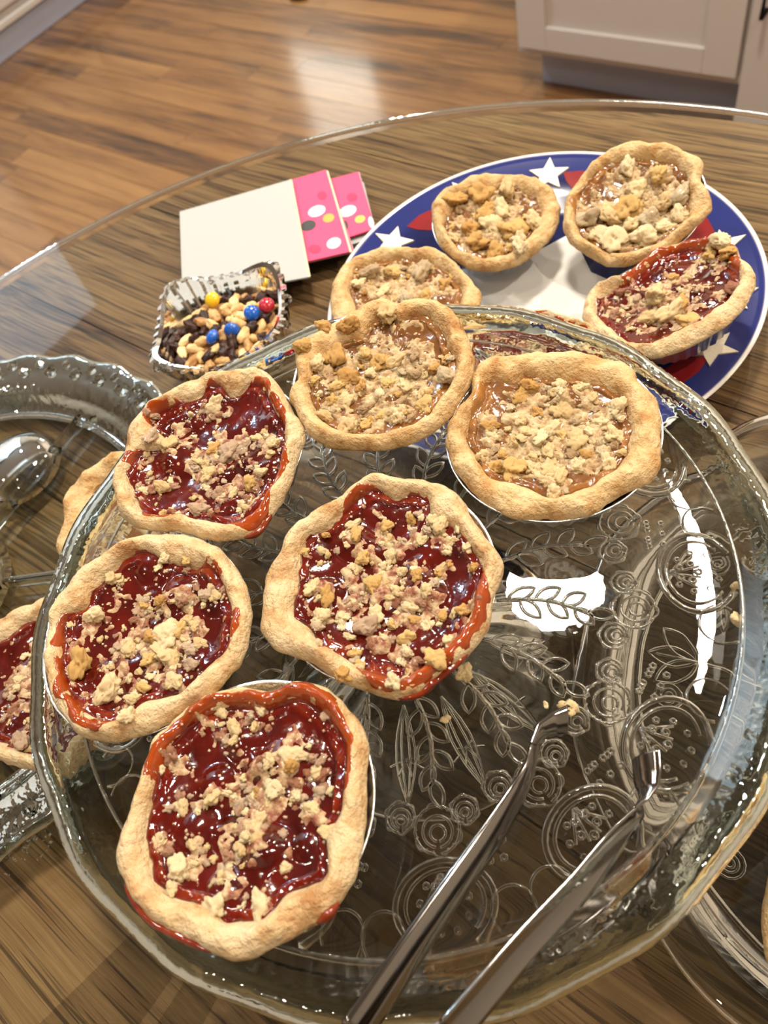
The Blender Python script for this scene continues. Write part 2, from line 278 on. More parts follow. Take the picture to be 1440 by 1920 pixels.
PIX = {
'p1': ([(694,552),(721,546),(747,560),(779,544),(816,552),(847,568),(863,589),(874,615),(884,647),(887,678),(874,715),(858,742),(837,773),(805,800),(758,821),(715,831),(657,831),(610,829),(578,810),(557,779),(546,752),(531,731),(528,723),(552,715),(552,689),(544,657),(552,631),(583,615),(610,594),(652,578)],
 [(578,699),(573,731),(589,768),(626,794),(668,813),(705,810),(752,794),(794,773),(816,742),(847,705),(858,673),(837,641),(826,604),(800,578),(768,578),(747,594),(721,578),(689,589),(678,620),(647,626),(615,641),(583,668)],
 [(726,578,25),(652,610,25),(604,612,22),(620,655,25),(589,670,21),(705,660,25),(694,678,22),(736,657,21),(837,694,27),(647,689,22),(626,705,20),(668,705,18),(647,787,19),(604,768,16),(773,657,20),(773,684,17),(721,699,18),(752,705,17),(784,721,16),(705,726,17),(747,742,16),(678,747,17),(710,763,15),(794,747,17),(742,773,14),(678,784,14),(583,705,15),(568,647,22),(641,731,15),(615,736,15),(810,673,15),(678,647,17)]),
'p2': ([(932,649),(958,663),(974,652),(1011,644),(1064,647),(1101,647),(1143,657),(1180,668),(1196,684),(1193,705),(1222,715),(1238,736),(1243,784),(1240,837),(1243,863),(1222,889),(1185,905),(1143,926),(1111,953),(1058,958),(1006,958),(958,961),(921,937),(879,905),(847,863),(831,816),(837,779),(858,747),(884,726),(879,694),(900,663)],
 [(921,699),(958,710),(984,689),(1027,694),(1074,694),(1127,705),(1169,726),(1180,752),(1185,794),(1180,831),(1153,868),(1106,900),(1069,908),(1037,929),(1011,911),(979,895),(937,889),(905,874),(889,837),(874,816),(874,784),(884,747),(889,715)],
 [(990,707,22),(974,723,18),(1048,705,13),(1090,710,20),(1006,752,17),(1053,752,20),(1111,731,13),(1159,752,20),(1032,784,24),(984,794,20),(958,816,17),(916,779,15),(921,800,13),(1079,805,22),(1027,826,20),(1069,831,17),(958,863,26),(926,863,21),(1027,858,21),(995,837,19),(1106,789,17),(1127,773,17),(1153,800,22),(1143,853,17),(1127,831,15),(905,842,13),(1048,879,19),(1085,858,17),(974,768,15),(995,863,15),(1037,913,16),(1053,794,16),(1011,805,16),(1101,831,16),(942,837,15),(1079,768,15)]),
'p3': ([(333,711),(375,694),(429,682),(471,675),(500,686),(517,711),(538,748),(558,778),(569,807),(554,840),(546,873),(525,923),(500,957),(479,990),(454,998),(400,1003),(363,994),(325,984),(275,984),(242,978),(217,957),(208,928),(200,890),(208,869),(225,857),(221,840),(227,807),(229,790),(250,773),(271,748),(308,736)],
 [(279,753),(317,744),(363,736),(388,703),(408,707),(421,730),(454,719),(475,694),(504,703),(510,732),(533,757),(538,778),(525,798),(542,840),(546,861),(513,907),(500,957),(471,994),(442,986),(417,969),(367,965),(308,969),(267,969),(246,928),(233,882),(221,853),(233,838),(271,840),(317,819),(292,798),(258,786)],
 [(392,744,19),(350,767,10),(283,769,12),(292,898,19),(363,940,19),(308,823,21),(283,819,19),(417,828,21),(388,823,17),(442,819,15),(458,890,19),(483,873,15),(379,873,15),(508,819,17),(500,840,10),(396,907,15),(429,911,12),(300,959,10),(450,936,10),(358,848,10),(258,907,12),(471,803,10),(267,873,8)]),
'p4': ([(233,1003),(267,992),(317,990),(354,994),(396,1011),(425,1040),(446,1073),(458,1102),(463,1132),(460,1178),(450,1223),(421,1257),(396,1290),(350,1318),(305,1345),(270,1368),(225,1380),(185,1385),(150,1378),(120,1358),(95,1325),(80,1290),(74,1240),(76,1190),(80,1150),(95,1110),(120,1080),(150,1050),(190,1025)],
 [(250,1018),(275,1022),(290,1040),(330,1045),(360,1060),(390,1040),(415,1055),(420,1085),(415,1115),(430,1135),(455,1140),(445,1180),(425,1215),(395,1225),(370,1250),(350,1275),(320,1300),(270,1300),(240,1320),(215,1345),(180,1375),(140,1368),(128,1345),(120,1318),(95,1305),(100,1265),(100,1240),(95,1210),(95,1170),(115,1140),(150,1135),(160,1095),(185,1075),(210,1050)],
 [(163,1142,28),(135,1235,32),(185,1285,30),(300,1180,26),(290,1210,26),(320,1165,20),(270,1180,20),(375,1105,20),(330,1115,18),(290,1115,16),(225,1205,20),(350,1160,13),(240,1345,22),(320,1270,17),(350,1240,12),(200,1075,13),(300,1040,15),(345,1045,13),(265,1225,18),(310,1225,18),(235,1300,16),(255,1280,14),(255,1120,13),(345,1200,13),(395,1110,13)]),
'p5': ([(698,871),(738,883),(785,885),(839,901),(868,923),(879,952),(904,988),(929,1021),(946,1046),(933,1086),(922,1114),(915,1165),(893,1201),(857,1234),(814,1266),(785,1295),(756,1304),(713,1300),(677,1288),(641,1273),(604,1248),(568,1228),(532,1219),(496,1201),(478,1172),(482,1129),(487,1093),(491,1057),(518,1031),(525,999),(550,974),(579,948),(622,927),(659,901)],
 [(648,923),(677,903),(713,907),(734,927),(767,909),(807,923),(796,956),(850,974),(886,1017),(911,1064),(920,1111),(911,1165),(875,1216),(821,1262),(774,1295),(731,1299),(691,1284),(669,1255),(655,1230),(630,1230),(597,1216),(583,1183),(568,1165),(538,1147),(547,1107),(554,1057),(568,992),(604,981),(633,959)],
 [(655,970,18),(662,992,16),(716,970,20),(720,995,14),(821,974,22),(807,966,13),(781,999,11),(673,1031,20),(659,1049,16),(724,1028,16),(695,1082,25),(680,1158,27),(695,1140,18),(727,1154,14),(579,1093,24),(604,1107,18),(594,1147,20),(590,1165,16),(633,1143,14),(864,1136,18),(825,1140,12),(763,1125,18),(778,1067,14),(817,1057,14),(745,1053,14),(796,1100,16),(872,1017,12),(886,1053,12),(839,1042,9),(738,1279,20),(817,1237,18),(756,1183,16),(760,1212,15),(659,1216,16),(641,1262,16),(597,1208,14),(565,1024,13),(604,1024,11),(604,992,11),(767,959,11),(713,1187,11),(836,1194,13),(734,1093,16),(771,1147,14),(785,1118,14),(669,1237,11),(763,1255,11),(691,1197,14),(655,1111,11),(857,984,9),(832,1010,9)]),
'p6': ([(424,1283),(458,1278),(502,1289),(536,1270),(574,1266),(608,1281),(638,1308),(664,1338),(682,1371),(684,1401),(679,1465),(679,1502),(675,1540),(671,1589),(660,1634),(634,1679),(604,1720),(555,1742),(518,1765),(472,1788),(435,1801),(405,1791),(360,1772),(311,1746),(274,1728),(244,1698),(225,1668),(210,1634),(202,1596),(210,1566),(229,1518),(248,1465),(259,1420),(278,1379),(308,1349),(349,1311),(390,1292)],
 [(356,1315),(390,1296),(442,1296),(502,1292),(536,1274),(574,1270),(608,1285),(638,1315),(652,1349),(668,1390),(664,1435),(649,1484),(626,1529),(596,1559),(604,1596),(613,1634),(585,1652),(536,1664),(510,1682),(499,1716),(458,1724),(405,1735),(401,1705),(349,1686),(304,1679),(281,1652),(266,1622),(259,1578),(255,1559),(274,1502),(270,1465),(266,1428),(285,1390),(330,1345)],
 [(311,1412,21),(405,1330,16),(480,1322,14),(428,1356,19),(428,1379,13),(465,1352,14),(540,1405,21),(532,1428,19),(495,1420,17),(386,1484,15),(326,1506,18),(322,1619,24),(390,1698,21),(472,1694,27),(465,1532,19),(442,1559,16),(412,1596,14),(401,1638,10),(502,1465,21),(540,1480,17),(574,1506,18),(608,1472,11),(581,1435,11),(578,1409,8),(608,1551,17),(442,1589,11),(345,1611,11),(345,1578,12),(472,1562,14),(420,1480,11),(566,1386,9),(281,1574,9),(442,1446,9),(368,1502,8),(488,1488,15),(465,1472,12)]),
'p7': ([(616,567),(620,520),(635,491),(676,467),(717,456),(752,456),(792,459),(816,456),(845,473),(868,497),(892,526),(906,543),(897,567),(880,596),(833,631),(746,648),(664,631),(626,602)],
 [(664,491),(705,479),(757,473),(804,479),(845,502),(868,532),(862,567),(833,602),(746,613),(670,578),(652,532)],
 [(693,502,26),(734,497,19),(787,497,23),(833,520,15),(763,543,22),(717,532,22),(798,537,16),(670,520,18)]),
'p8': ([(880,322),(909,315),(950,319),(985,319),(1014,327),(1043,351),(1052,380),(1049,409),(1037,432),(1008,462),(973,485),(927,497),(880,494),(851,476),(822,450),(810,409),(807,374),(822,351),(851,339)],
 [(845,386),(862,357),(909,345),(962,339),(1008,357),(1017,386),(1002,421),(973,450),(950,470),(903,473),(868,467),(845,444),(827,415)],
 [(950,345,24),(903,357,24),(921,409,26),(880,415,24),(962,421,24),(927,462,24),(973,438,22),(1002,409,22),(892,444,22),(938,380,22),(851,368,19),(973,467,18),(909,383,19),(851,438,13)]),
'p9': ([(1160,260),(1183,253),(1218,257),(1247,255),(1277,269),(1317,287),(1320,310),(1312,327),(1335,357),(1338,380),(1312,409),(1288,432),(1253,462),(1212,479),(1172,491),(1137,491),(1102,473),(1067,450),(1052,421),(1055,386),(1061,357),(1084,327),(1113,292),(1137,272)],
 [(1067,374),(1096,339),(1125,304),(1160,290),(1218,287),(1271,298),(1288,327),(1294,368),(1288,409),(1253,438),(1218,456),(1160,467),(1113,456),(1084,427)],
 [(1177,304,19),(1230,319,22),(1195,345,24),(1177,374,26),(1242,368,23),(1271,357,23),(1142,392,23),(1102,403,26),(1148,438,28),(1207,438,26),(1218,403,22),(1242,415,19),(1271,392,19),(1183,409,22),(1113,432,18)]),
'p10': ([(1102,537),(1125,526),(1160,520),(1183,497),(1230,462),(1271,444),(1323,441),(1382,450),(1387,473),(1411,485),(1417,514),(1399,555),(1364,590),(1317,619),(1271,642),(1218,657),(1172,654),(1137,637),(1107,613),(1087,584),(1090,561)],
 [(1113,549),(1160,526),(1177,497),(1230,465),(1300,444),(1376,453),(1387,473),(1387,514),(1358,555),(1312,590),(1265,613),(1218,637),(1172,631),(1142,602),(1113,578)],
 [(1352,456,23),(1329,465,15),(1364,470,18),(1259,502,13),(1230,543,29),(1253,572,26),(1212,578,22),(1160,532,13),(1148,572,13),(1189,543,12),(1288,584,18),(1376,532,18),(1271,555,20)]),
'p11': ([(850,640),(880,605),(950,578),(1010,572),(1080,590),(1130,612),(1150,650),(1135,700),(1080,740),(1000,760),(920,745),(870,700)],
 [(870,650),(900,612),(950,586),(1010,580),(1070,600),(1120,620),(1125,655),(1115,700),(1060,725),(1000,735),(930,720),(890,690)],
 [(1030,592,12),(940,640,16),(905,640,14),(1080,660,14),(985,660,14),(900,610,10)]),
'p12': ([(210,838),(180,855),(150,880),(120,905),(108,930),(110,960),(105,990),(90,1010),(100,1035),(125,1060),(180,1085),(250,1095),(330,1075),(385,1030),(405,970),(395,910),(350,860),(280,835)],
 [(210,868),(165,905),(150,950),(140,1000),(170,1045),(250,1065),(320,1045),(360,1000),(370,950),(350,900),(290,868)],
 [(190,960,16),(200,1010,14),(170,980,12)]),
'p13': ([(0,1150),(40,1128),(95,1103),(140,1115),(190,1160),(215,1250),(200,1350),(150,1425),(75,1445),(40,1435),(0,1425),(-60,1400),(-110,1340),(-125,1270),(-90,1200),(-40,1165)],
 [(0,1190),(30,1160),(75,1150),(120,1150),(165,1180),(190,1250),(180,1340),(140,1400),(70,1415),(20,1400),(-40,1370),(-90,1320),(-100,1260),(-60,1210)],
 [(55,1208,12),(20,1262,14),(17,1282,12),(30,1388,20),(50,1300,15),(55,1230,12),(90,1250,10),(45,1340,12),(10,1320,12),(75,1320,12),(120,1390,14),(150,1250,14),(140,1310,13)]),
}

# ---------------------------------------------------------------- room shell
X0, X1, Y0, Y1 = -3.65, 1.9, -1.9, 3.0
def struct(o): o['kind'] = 'structure'; return o
floor = struct(boxo('floor', (X0, X1, Y0, Y1, -.06, -.006), M['floor_wood']))
brd = {}
y = -.65; row = 0; BW = .083
while y < Y1-.001:
    x = X0 - rng.uniform(0, .9)
    while x < X1:
        ln = rng.choice([.9, 1.2, 1.5, 1.8]); a, b = max(x, X0), min(x+ln, X1); x += ln
        if b-a < .05: continue
        k = (round(b-a, 3)); yw = min(BW, Y1-y)
        bm = bmesh.new(); box(bm, 0, b-a-.0012, 0, yw-.0016, -.0058, 0)
        o = bm_obj('floor_board', bm, M['floor_wood'], floor, loc=(a, y, 0))
    y += BW; row += 1
struct(boxo('ceiling', (X0, X1, Y0, Y1, CEIL, CEIL+.06), M['ceiling']))
struct(boxo('wall_left', (X0-.08, X0, Y0, Y1, 0, CEIL), M['wall']))
struct(boxo('wall_right', (X1, X1+.08, Y0, Y1, 0, CEIL), M['wall']))
struct(boxo('wall_front', (X0, X1, Y0-.08, Y0, 0, CEIL), M['wall']))
WX0, WX1, WZ0, WZ1 = -3.50, -2.82, .86, 1.62          # window in the back wall
bm = bmesh.new()
box(bm, X0, WX0, Y1, Y1+.08, 0, CEIL); box(bm, WX1, X1, Y1, Y1+.08, 0, CEIL)
box(bm, WX0, WX1, Y1, Y1+.08, 0, WZ0); box(bm, WX0, WX1, Y1, Y1+.08, WZ1, CEIL)
struct(bm_obj('wall_back', bm, M['wall']))
wn = struct(empty('window_1', (WX0, Y1+.02, WZ0)))
ww, wh = WX1-WX0, WZ1-WZ0
bm = bmesh.new()
for d in ((0, .04, 0, wh), (ww-.04, ww, 0, wh), (.04, ww-.04, 0, .04), (.04, ww-.04, wh-.04, wh), (.04, ww-.04, wh/2-.015, wh/2+.015)):
    box(bm, d[0], d[1], 0, .04, d[2], d[3])
bm_obj('window_frame', bm, M['white_paint'], wn)
boxo('pane', (.04, ww-.04, .015, .021, .04, wh-.04), M['glass_top'], wn)
bb = struct(boxo('baseboard_back', (X0+.02, X1, Y1-.014, Y1, 0, .10), M['white_paint'], bev=.003))
# recessed light trims
ring = None
for i, (x, y) in enumerate(SPOTS):
    V, F = lathe([(.066, .012), (.085, .012), (.085, .006), (.070, .004)], 32)
    if ring is None:
        ring = mesh_obj('recessed_light', V, F, M['ceiling'], loc=(x, y, CEIL-.012)); o = ring
    else: o = inst(ring, loc=(x, y, CEIL-.012))
    tag(o, 'round white recessed light trim in the ceiling', 'light', 'recessed ceiling lights')
V, F = lathe([(.0, .10), (.185, .10), (.185, .05), (.175, .05), (.172, .085), (0, .085)], 40, closed=False)
tag(mesh_obj('ceiling_fixture', V, F, M['steel'], loc=(DOME[0], DOME[1], CEIL-.10)), 'round flush ceiling fixture above the table', 'light')

# ---------------------------------------------------------------- white base cabinet, top right
CX0, CX1, CY = -1.095, -.535, 1.672
cab = empty('base_cabinet', (CX0, CY, 0)); tag(cab, 'white shaker base cabinet with a dark recessed toe kick beyond the table', 'cabinet')
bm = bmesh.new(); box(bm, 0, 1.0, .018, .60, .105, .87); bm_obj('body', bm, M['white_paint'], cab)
boxo('toe_kick', (.03, .56, .075, .60, 0, .105), M['sky_grey_paint'], cab, .002)
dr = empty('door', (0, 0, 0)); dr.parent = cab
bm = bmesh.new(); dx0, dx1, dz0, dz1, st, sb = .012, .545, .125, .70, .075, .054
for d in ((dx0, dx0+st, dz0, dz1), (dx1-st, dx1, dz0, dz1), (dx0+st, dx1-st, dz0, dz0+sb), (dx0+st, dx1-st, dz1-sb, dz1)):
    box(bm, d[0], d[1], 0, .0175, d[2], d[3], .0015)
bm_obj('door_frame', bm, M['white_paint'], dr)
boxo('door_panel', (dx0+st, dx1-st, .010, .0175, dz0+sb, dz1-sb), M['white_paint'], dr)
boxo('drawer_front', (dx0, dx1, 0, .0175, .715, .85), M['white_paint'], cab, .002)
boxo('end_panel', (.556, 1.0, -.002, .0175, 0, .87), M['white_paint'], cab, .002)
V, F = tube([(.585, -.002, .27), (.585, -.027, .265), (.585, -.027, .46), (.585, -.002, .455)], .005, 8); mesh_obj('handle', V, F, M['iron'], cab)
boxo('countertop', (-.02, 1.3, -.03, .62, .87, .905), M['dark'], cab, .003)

# ---------------------------------------------------------------- white tall cabinet, top left
PX = -3.05
pan = empty('pantry_cabinet', (PX, 1.12, 0)); tag(pan, 'tall white cabinet with a plinth coloured blue grey for reflected sky, in the far left corner', 'cabinet')
bm = bmesh.new(); box(bm, -.58, -.018, -1.5, 0, .10, 2.5); bm_obj('body', bm, M['bright_paint'], pan)
boxo('plinth', (-.58, 0, -1.5, 0, 0, .10), M['sky_grey_paint'], pan, .004)
boxo('plinth_trim', (-.01, .012, -1.5, 0, .085, .105), M['bright_paint'], pan, .003)
for k in range(3):
    y1 = -.05-k*.48
    boxo('door', (-.018, 0, y1-.47, y1, .13, 2.3), M['bright_paint'], pan, .003)
low = empty('low_cabinet', (PX, 1.13, 0)); tag(low, 'low white cabinet with a plinth coloured blue grey for reflected sky, running along the left wall', 'cabinet')
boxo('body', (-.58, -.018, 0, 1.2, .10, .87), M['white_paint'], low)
boxo('plinth', (-.58, 0, 0, 1.2, 0, .085), M['sky_grey_paint'], low, .004)
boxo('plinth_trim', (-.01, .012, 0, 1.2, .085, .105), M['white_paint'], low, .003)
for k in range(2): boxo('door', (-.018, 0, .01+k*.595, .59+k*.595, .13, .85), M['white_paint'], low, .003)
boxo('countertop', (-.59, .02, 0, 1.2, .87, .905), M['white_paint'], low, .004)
# small dark thing on the floor at the very top of the frame
q = at(560, -4, -TZ)
bm = bmesh.new(); bmesh.ops.create_icosphere(bm, subdivisions=3, radius=.02)
for v in bm.verts: v.co = Vector((v.co.x*2.0, v.co.y*1.2, v.co.z*.5+.010))
tag(bm_obj('door_stop', bm, M['iron'], smooth=True, loc=(q[0], q[1], 0)), 'small dark grey object on the far floor at the top edge', 'door stop')

# ---------------------------------------------------------------- round table
TC = W(-.0481, .1637); TR = .5496
tbl = empty('round_table', (TC[0], TC[1], 0)); tag(tbl, 'round dark oak plank table under a clear glass top', 'table')
TH = TZ-.006
y = -TR; pw = .137
while y < TR:
    a, b = y+.0006, min(y+pw-.0006, TR-.004); rr = TR-.006
    if b-a > .004:
        n = 14; top = []
        ys = [a+(b-a)*i/n for i in range(n+1)]
        right = [(math.sqrt(max(0, rr*rr-t*t)), t) for t in ys]; left = [(-x_, t) for x_, t in right[::-1]]
        ring_ = right+left; m_ = len(ring_)
        V = [(p[0], p[1], 0) for p in ring_]+[(p[0], p[1], -.026) for p in ring_]
        F = [tuple(range(m_)), tuple(range(m_, 2*m_))[::-1]]+[(i, i+m_, (i+1) % m_+m_, (i+1) % m_) for i in range(m_)]
        mesh_obj('plank', V, F, M['table_wood'], tbl, smooth=False, loc=(0, 0, TH))
    y += pw
V, F = lathe([(0, .70), (.05, .70), (.045, .60), (.06, .45), (.075, .30), (.05, .18), (.07, .10), (.07, .05), (0, .05)], 28, closed=False)
mesh_obj('pedestal', V, F, M['table_wood'], tbl)
bm = bmesh.new()
for k in range(4):
    b2 = bmesh.new(); box(b2, .03, .34, -.03, .03, .0, .06, .008)
    bmesh.ops.rotate(b2, verts=b2.verts, cent=(0, 0, 0), matrix=Matrix.Rotation(k*pi/2, 3, 'Z'))
    bm_obj('foot', b2, M['table_wood'], tbl)
bm.free()
boxo('apron', (-.30, .30, -.30, .30, .655, .726), M['table_wood'], tbl, .004)
e = .006
V, F = lathe([(0, 0), (TR-.002, 0), (TR, .0015), (TR, e-.0015), (TR-.002, e), (0, e)], 160, closed=False)
gt = mesh_obj('glass_tabletop', V, F, M['glass_top'], smooth=False, loc=(TC[0], TC[1], TH))
V, F = tube([((TR+.0004)*cos(2*pi*i/180), (TR+.0004)*sin(2*pi*i/180), e/2+.0004) for i in range(180)], .0027, 8, True)
mesh_obj('polished_edge', V, F, M['emboss'], gt)
tag(gt, 'thin round clear glass sheet lying on the wooden table', 'glass top')

# ---------------------------------------------------------------- crumb pieces shared by every pie
def blob(seed, sub, rough, lump):
    bm = bmesh.new(); bmesh.ops.create_icosphere(bm, subdivisions=sub, radius=1)
    o = Vector((seed*3.1, seed*1.7, seed*.9)); sx, sy = 1+.25*sin(seed), 1-.2*cos(seed*2)
    for v in bm.verts:
        d = v.co.normalized()
        k = .9 + lump*noise.noise(d*1.2+o) + rough*(.35-abs(noise.noise(d*2.7+o))*1.6) + rough*.35*(.3-abs(noise.noise(d*6.5+o)))
        v.co = Vector((d.x*k*sx, d.y*k*sy, d.z*k*.78))
    me = bpy.data.meshes.new('crumb_shape'); bm.to_mesh(me); bm.free()
    me.polygons.foreach_set('use_smooth', [True]*len(me.polygons)); return me
CRUMBS = {}
for mk in ('crumb', 'crumb_gold', 'crumb_pink', 'crumb_tan'):
    CRUMBS[mk] = ([blob(i+1, 4, .36, .6) for i in range(6)], [blob(i+11, 3, .45, .8) for i in range(6)])
    for g in CRUMBS[mk]:
        for me in g: me.materials.append(M[mk])

NA = 180
ANG = np.arange(NA)*2*pi/NA
def polar(poly, c=(0, 0)):
    """radius of the outline in NA directions (farthest crossing of a ray from the centre)"""
    p = np.array(poly)-np.array(c); q = np.roll(p, -1, 0); out = np.zeros(NA)
    for i, a in enumerate(ANG):
        d = np.array([cos(a), sin(a)]); n = np.array([-d[1], d[0]])
        s0, s1 = p@n, q@n; hit = (s0*s1 <= 0) & (s0 != s1)
        t = s0[hit]/(s0[hit]-s1[hit]); r = (p[hit]@d)*(1-t)+(q[hit]@d)*t
        out[i] = r.max() if len(r) and r.max() > 0 else np.nan
    bad = np.isnan(out)
    if bad.any(): out[bad] = np.interp(ANG[bad], ANG[~bad], out[~bad], period=2*pi)
    return out
def smooth(a, n):
    for _ in range(n): a = (np.roll(a, 1)+2*a+np.roll(a, -1))/4
    return a
CU = np.array([0, .12, .28, .45, .62, .80, .92, 1.0])
CZ = np.array([-6.0, -3.0, -.9, 0, -.3, -1.8, -3.8, -6.2])*1e-3
PAN_R, PAN_H = .0452, .024

def fn(x, y, z, s, o=0.): return noise.noise(Vector((x*s+o, y*s+o*.7, z*s)))
def pie(key, label, kind, zrim, tilt=0, taz=0, group=None, seed=1, nsmall=45, cols=None, crust='crust', bed=None, drips=()):
    bed_bias = bed if bed is not None else (-.57 if kind == 'cherry' else -.40)
    outer, fill, chunks = PIX[key]; rg = random.Random(seed*17+3)
    n = Vector((sin(R(tilt))*cos(R(taz)+YAW), sin(R(tilt))*sin(R(taz)+YAW), cos(R(tilt))))
    q = Vector((0, 0, 1)).rotation_difference(n).to_matrix()
    cpx = np.mean(np.array(outer), 0); c0 = at(cpx[0], cpx[1], zrim)
    qi = np.array(q.inverted()); nn = np.array(n)
    def loc(px, py):
        d = FW + (px-720)/FPX*RT - (py-960)/FPX*UP; t = ((c0-CAM)@nn)/(d@nn)
        return (qi@(CAM+d*t-c0))[:2]
    po = np.array([loc(*t) for t in outer]); pf = np.array([loc(*t) for t in fill])
    c = (po.max(0)+po.min(0))/2; po = po-c; pf = pf-c
    Ro = smooth(polar(po), 4); Rf = smooth(polar(pf), 2); Rf = np.minimum(Rf+np.array([.0016*noise.noise(Vector((cos(a)*6+seed, sin(a)*6, 3)))+.0009*noise.noise(Vector((cos(a)*16+seed, sin(a)*16, 3))) for a in ANG]), Ro-.0006)
    Rm = smooth(Ro, 60)
    Rc = smooth(np.minimum(np.minimum(Rf, Ro-.0085), Rm*.86), 6)
    base = Vector(c0)+q@Vector((c[0], c[1], -PAN_H-.004))
    root = empty('fruit_tart', base, q.to_euler()); tag(root, label, 'tart', group)
    ZB = PAN_H+.004                                      # rim plane above the empty
    of = seed*5.3
    fruits = []
    for _ in range(11):
        a = rg.uniform(0, 6.28); rr = math.sqrt(rg.random())*.034; fruits.append((rr*cos(a), rr*sin(a), rg.uniform(.005, .0085)))
    if kind == 'cherry': fruits += [(.017*cos(seed*1.3), .017*sin(seed*1.3), .011), (.022*cos(seed*1.3+2.6), .022*sin(seed*1.3+2.6), .009)]
    def per(arr, a): return np.interp(a % (2*pi), ANG, arr, period=2*pi)
    def crust_z(x, y, u, a):
        z = np.interp(u, CU, CZ)
        k = max(0, min(1, 1-abs(u-.5)*1.4))
        z += k*(.0030*fn(x, y, 0, 70, of)+.0013*sin(a*11+of+5*fn(x, y, 0, 30, of))*(.5+fn(x, y, 5, 40, of)))
        return z + .0011*fn(x, y, 0, 190, of) + .0004*fn(x, y, 0, 520, of)
    def level(x, y, r, rc, a):
        t = r/rc
        z = -.0062-.0035*(1-min(1, t)**2) + .0014*fn(x, y, 1, 80, of) 
        for fx, fy, fr in fruits:
            d2 = ((x-fx)**2+(y-fy)**2)/fr**2
            if d2 < 1: z += .30*fr*(1-d2)**1.2
        return z
    # crust
    V, F = [], []; us = list(np.linspace(0, 1, 20))
    rows = [('in', .0, -.0125), ('in', .6, -.0125), ('in', .93, -.011)]+[('u', t, 0) for t in us]+[('out', .975, -.0082), ('out', .93, -.0100), ('pan', .985, -.010), ('pan', .80, -.024), ('pan', 0, -.024)]
    for j in range(NA):
        a = ANG[j]; ca, sa = cos(a), sin(a); ro, rc = Ro[j], Rc[j]
        for kd, t, z in rows:
            if kd == 'in': r = rc*t
            elif kd == 'u': r = rc+(ro-rc)*t
            elif kd == 'out': r = ro*t
            else: r = min(PAN_R*t, ro*.93*t, float(np.percentile(Ro, 20))*.93*t)
            x, y = r*ca, r*sa
            if kd == 'u':
                z = crust_z(x, y, t, a)
                if .1 < t: r2 = r+.0008*fn(x, y, 3, 160, of); x, y = r2*ca, r2*sa
            V.append((x, y, z+ZB))
    m_ = len(rows)
    for j in range(NA):
        k = (j+1) % NA
        F += [(j*m_+i, k*m_+i, k*m_+i+1, j*m_+i+1) for i in range(m_-1)]
    mesh_obj('crust', V, F, M[crust], root)
    # filling
    V, F, TH_ = [], [], []; ts = np.concatenate([np.linspace(0, .8, 26), np.linspace(.82, 1, 16)]); m_ = len(ts)
    def surf(x, y):
        r = math.hypot(x, y); a = math.atan2(y, x) % (2*pi); rc, ro, rf = per(Rc, a), per(Ro, a), per(Rf, a)
        lv = level(x, y, r, rc, a); th = 0
        if r > rc*.9:
            u = max(0, min(1, (r-rc)/(ro-rc))); cz = crust_z(x, y, u, a)
            if r > rf: return cz, 0
            e_ = min(1, (rf-r)/.0035); cz += .0006*max(0.0, e_)**.5-.0001
            th = min(1, max(0, (cz-lv)/.004)); lv = max(lv, cz)
        return lv, th
    for j in range(NA):
        a = ANG[j]
        for t in ts:
            r = Rf[j]*t; x, y = r*cos(a), r*sin(a); z, th = surf(x, y)
            if t == 1: z -= .0012
            V.append((x, y, z+ZB)); TH_.append(min(1, .15+th*.7+.25*max(0, r/Rm[j]-.6)))
    for j in range(NA):
        k = (j+1) % NA
        F += [(j*m_+i, k*m_+i, k*m_+i+1, j*m_+i+1) for i in range(m_-1)]
    fo = mesh_obj('filling', V, F, M[kind], root)
    at_ = fo.data.attributes.new('thin', 'FLOAT', 'POINT'); at_.data.foreach_set('value', TH_)
    # filling that ran down over the outside of the crust
    for run in drips:
        aa = [math.atan2(*(loc(*p_)-c)[::-1]) for p_ in run]; a0, a1 = aa[0], aa[0]+((aa[1]-aa[0]+pi) % (2*pi)-pi); nn_ = 26; V, F = [], []
        for i in range(nn_+1):
            a = a0+(a1-a0)*i/nn_; e_ = max(0.0, sin(pi*i/nn_))**.5; w_ = (.0016+.0012*fn(cos(a)*.05, sin(a)*.05, 4, 160, of))*e_+.0001; ro = per(Ro, a)+.0004
            for k_ in range(8):
                g_ = 2*pi*k_/8; rr = ro-.0006+.0016*cos(g_)*e_; V.append((rr*cos(a), rr*sin(a), ZB-.0052+w_*1.3*sin(g_)))
        for i in range(nn_): F += [(i*8+k_, i*8+(k_+1) % 8, i*8+8+(k_+1) % 8, i*8+8+k_) for k_ in range(8)]
        dj = mesh_obj('dripped_filling', V, F, M[kind], root)
        a_ = dj.data.attributes.new('thin', 'FLOAT', 'POINT'); a_.data.foreach_set('value', [.55]*len(V))
    # foil pan
    V, F = [], []; nf = 144; ps = 1.0 if key in ('p6', 'p5', 'p2', 'p4') else min(1.0, float(np.percentile(Ro, 20))*.95/PAN_R)
    prof = [(PAN_R*1.015, -.0072), (PAN_R*1.035, -.0064), (PAN_R*1.03, -.0078), (PAN_R*1.0, -.0085), (PAN_R*.80, -PAN_H-.0036), (PAN_R*.77, -PAN_H-.004), (0, -PAN_H-.004)]
    for j in range(nf):
        a = 2*pi*j/nf; fl = .0007*cos(36*a)
        for i, (r, z) in enumerate(prof):
            rr = ps*r+(fl if i in (3, 4) else 0); V.append((rr*cos(a), rr*sin(a), z+ZB))
    m_ = len(prof)
    for j in range(nf):
        k = (j+1) % nf; F += [(j*m_+i, k*m_+i, k*m_+i+1, j*m_+i+1) for i in range(m_-1)]
    mesh_obj('foil_pan', V, F, M['foil'], root)
    # crumble
    cols = cols or (('crumb', .6), ('crumb_gold', .15), ('crumb_pink', .25))
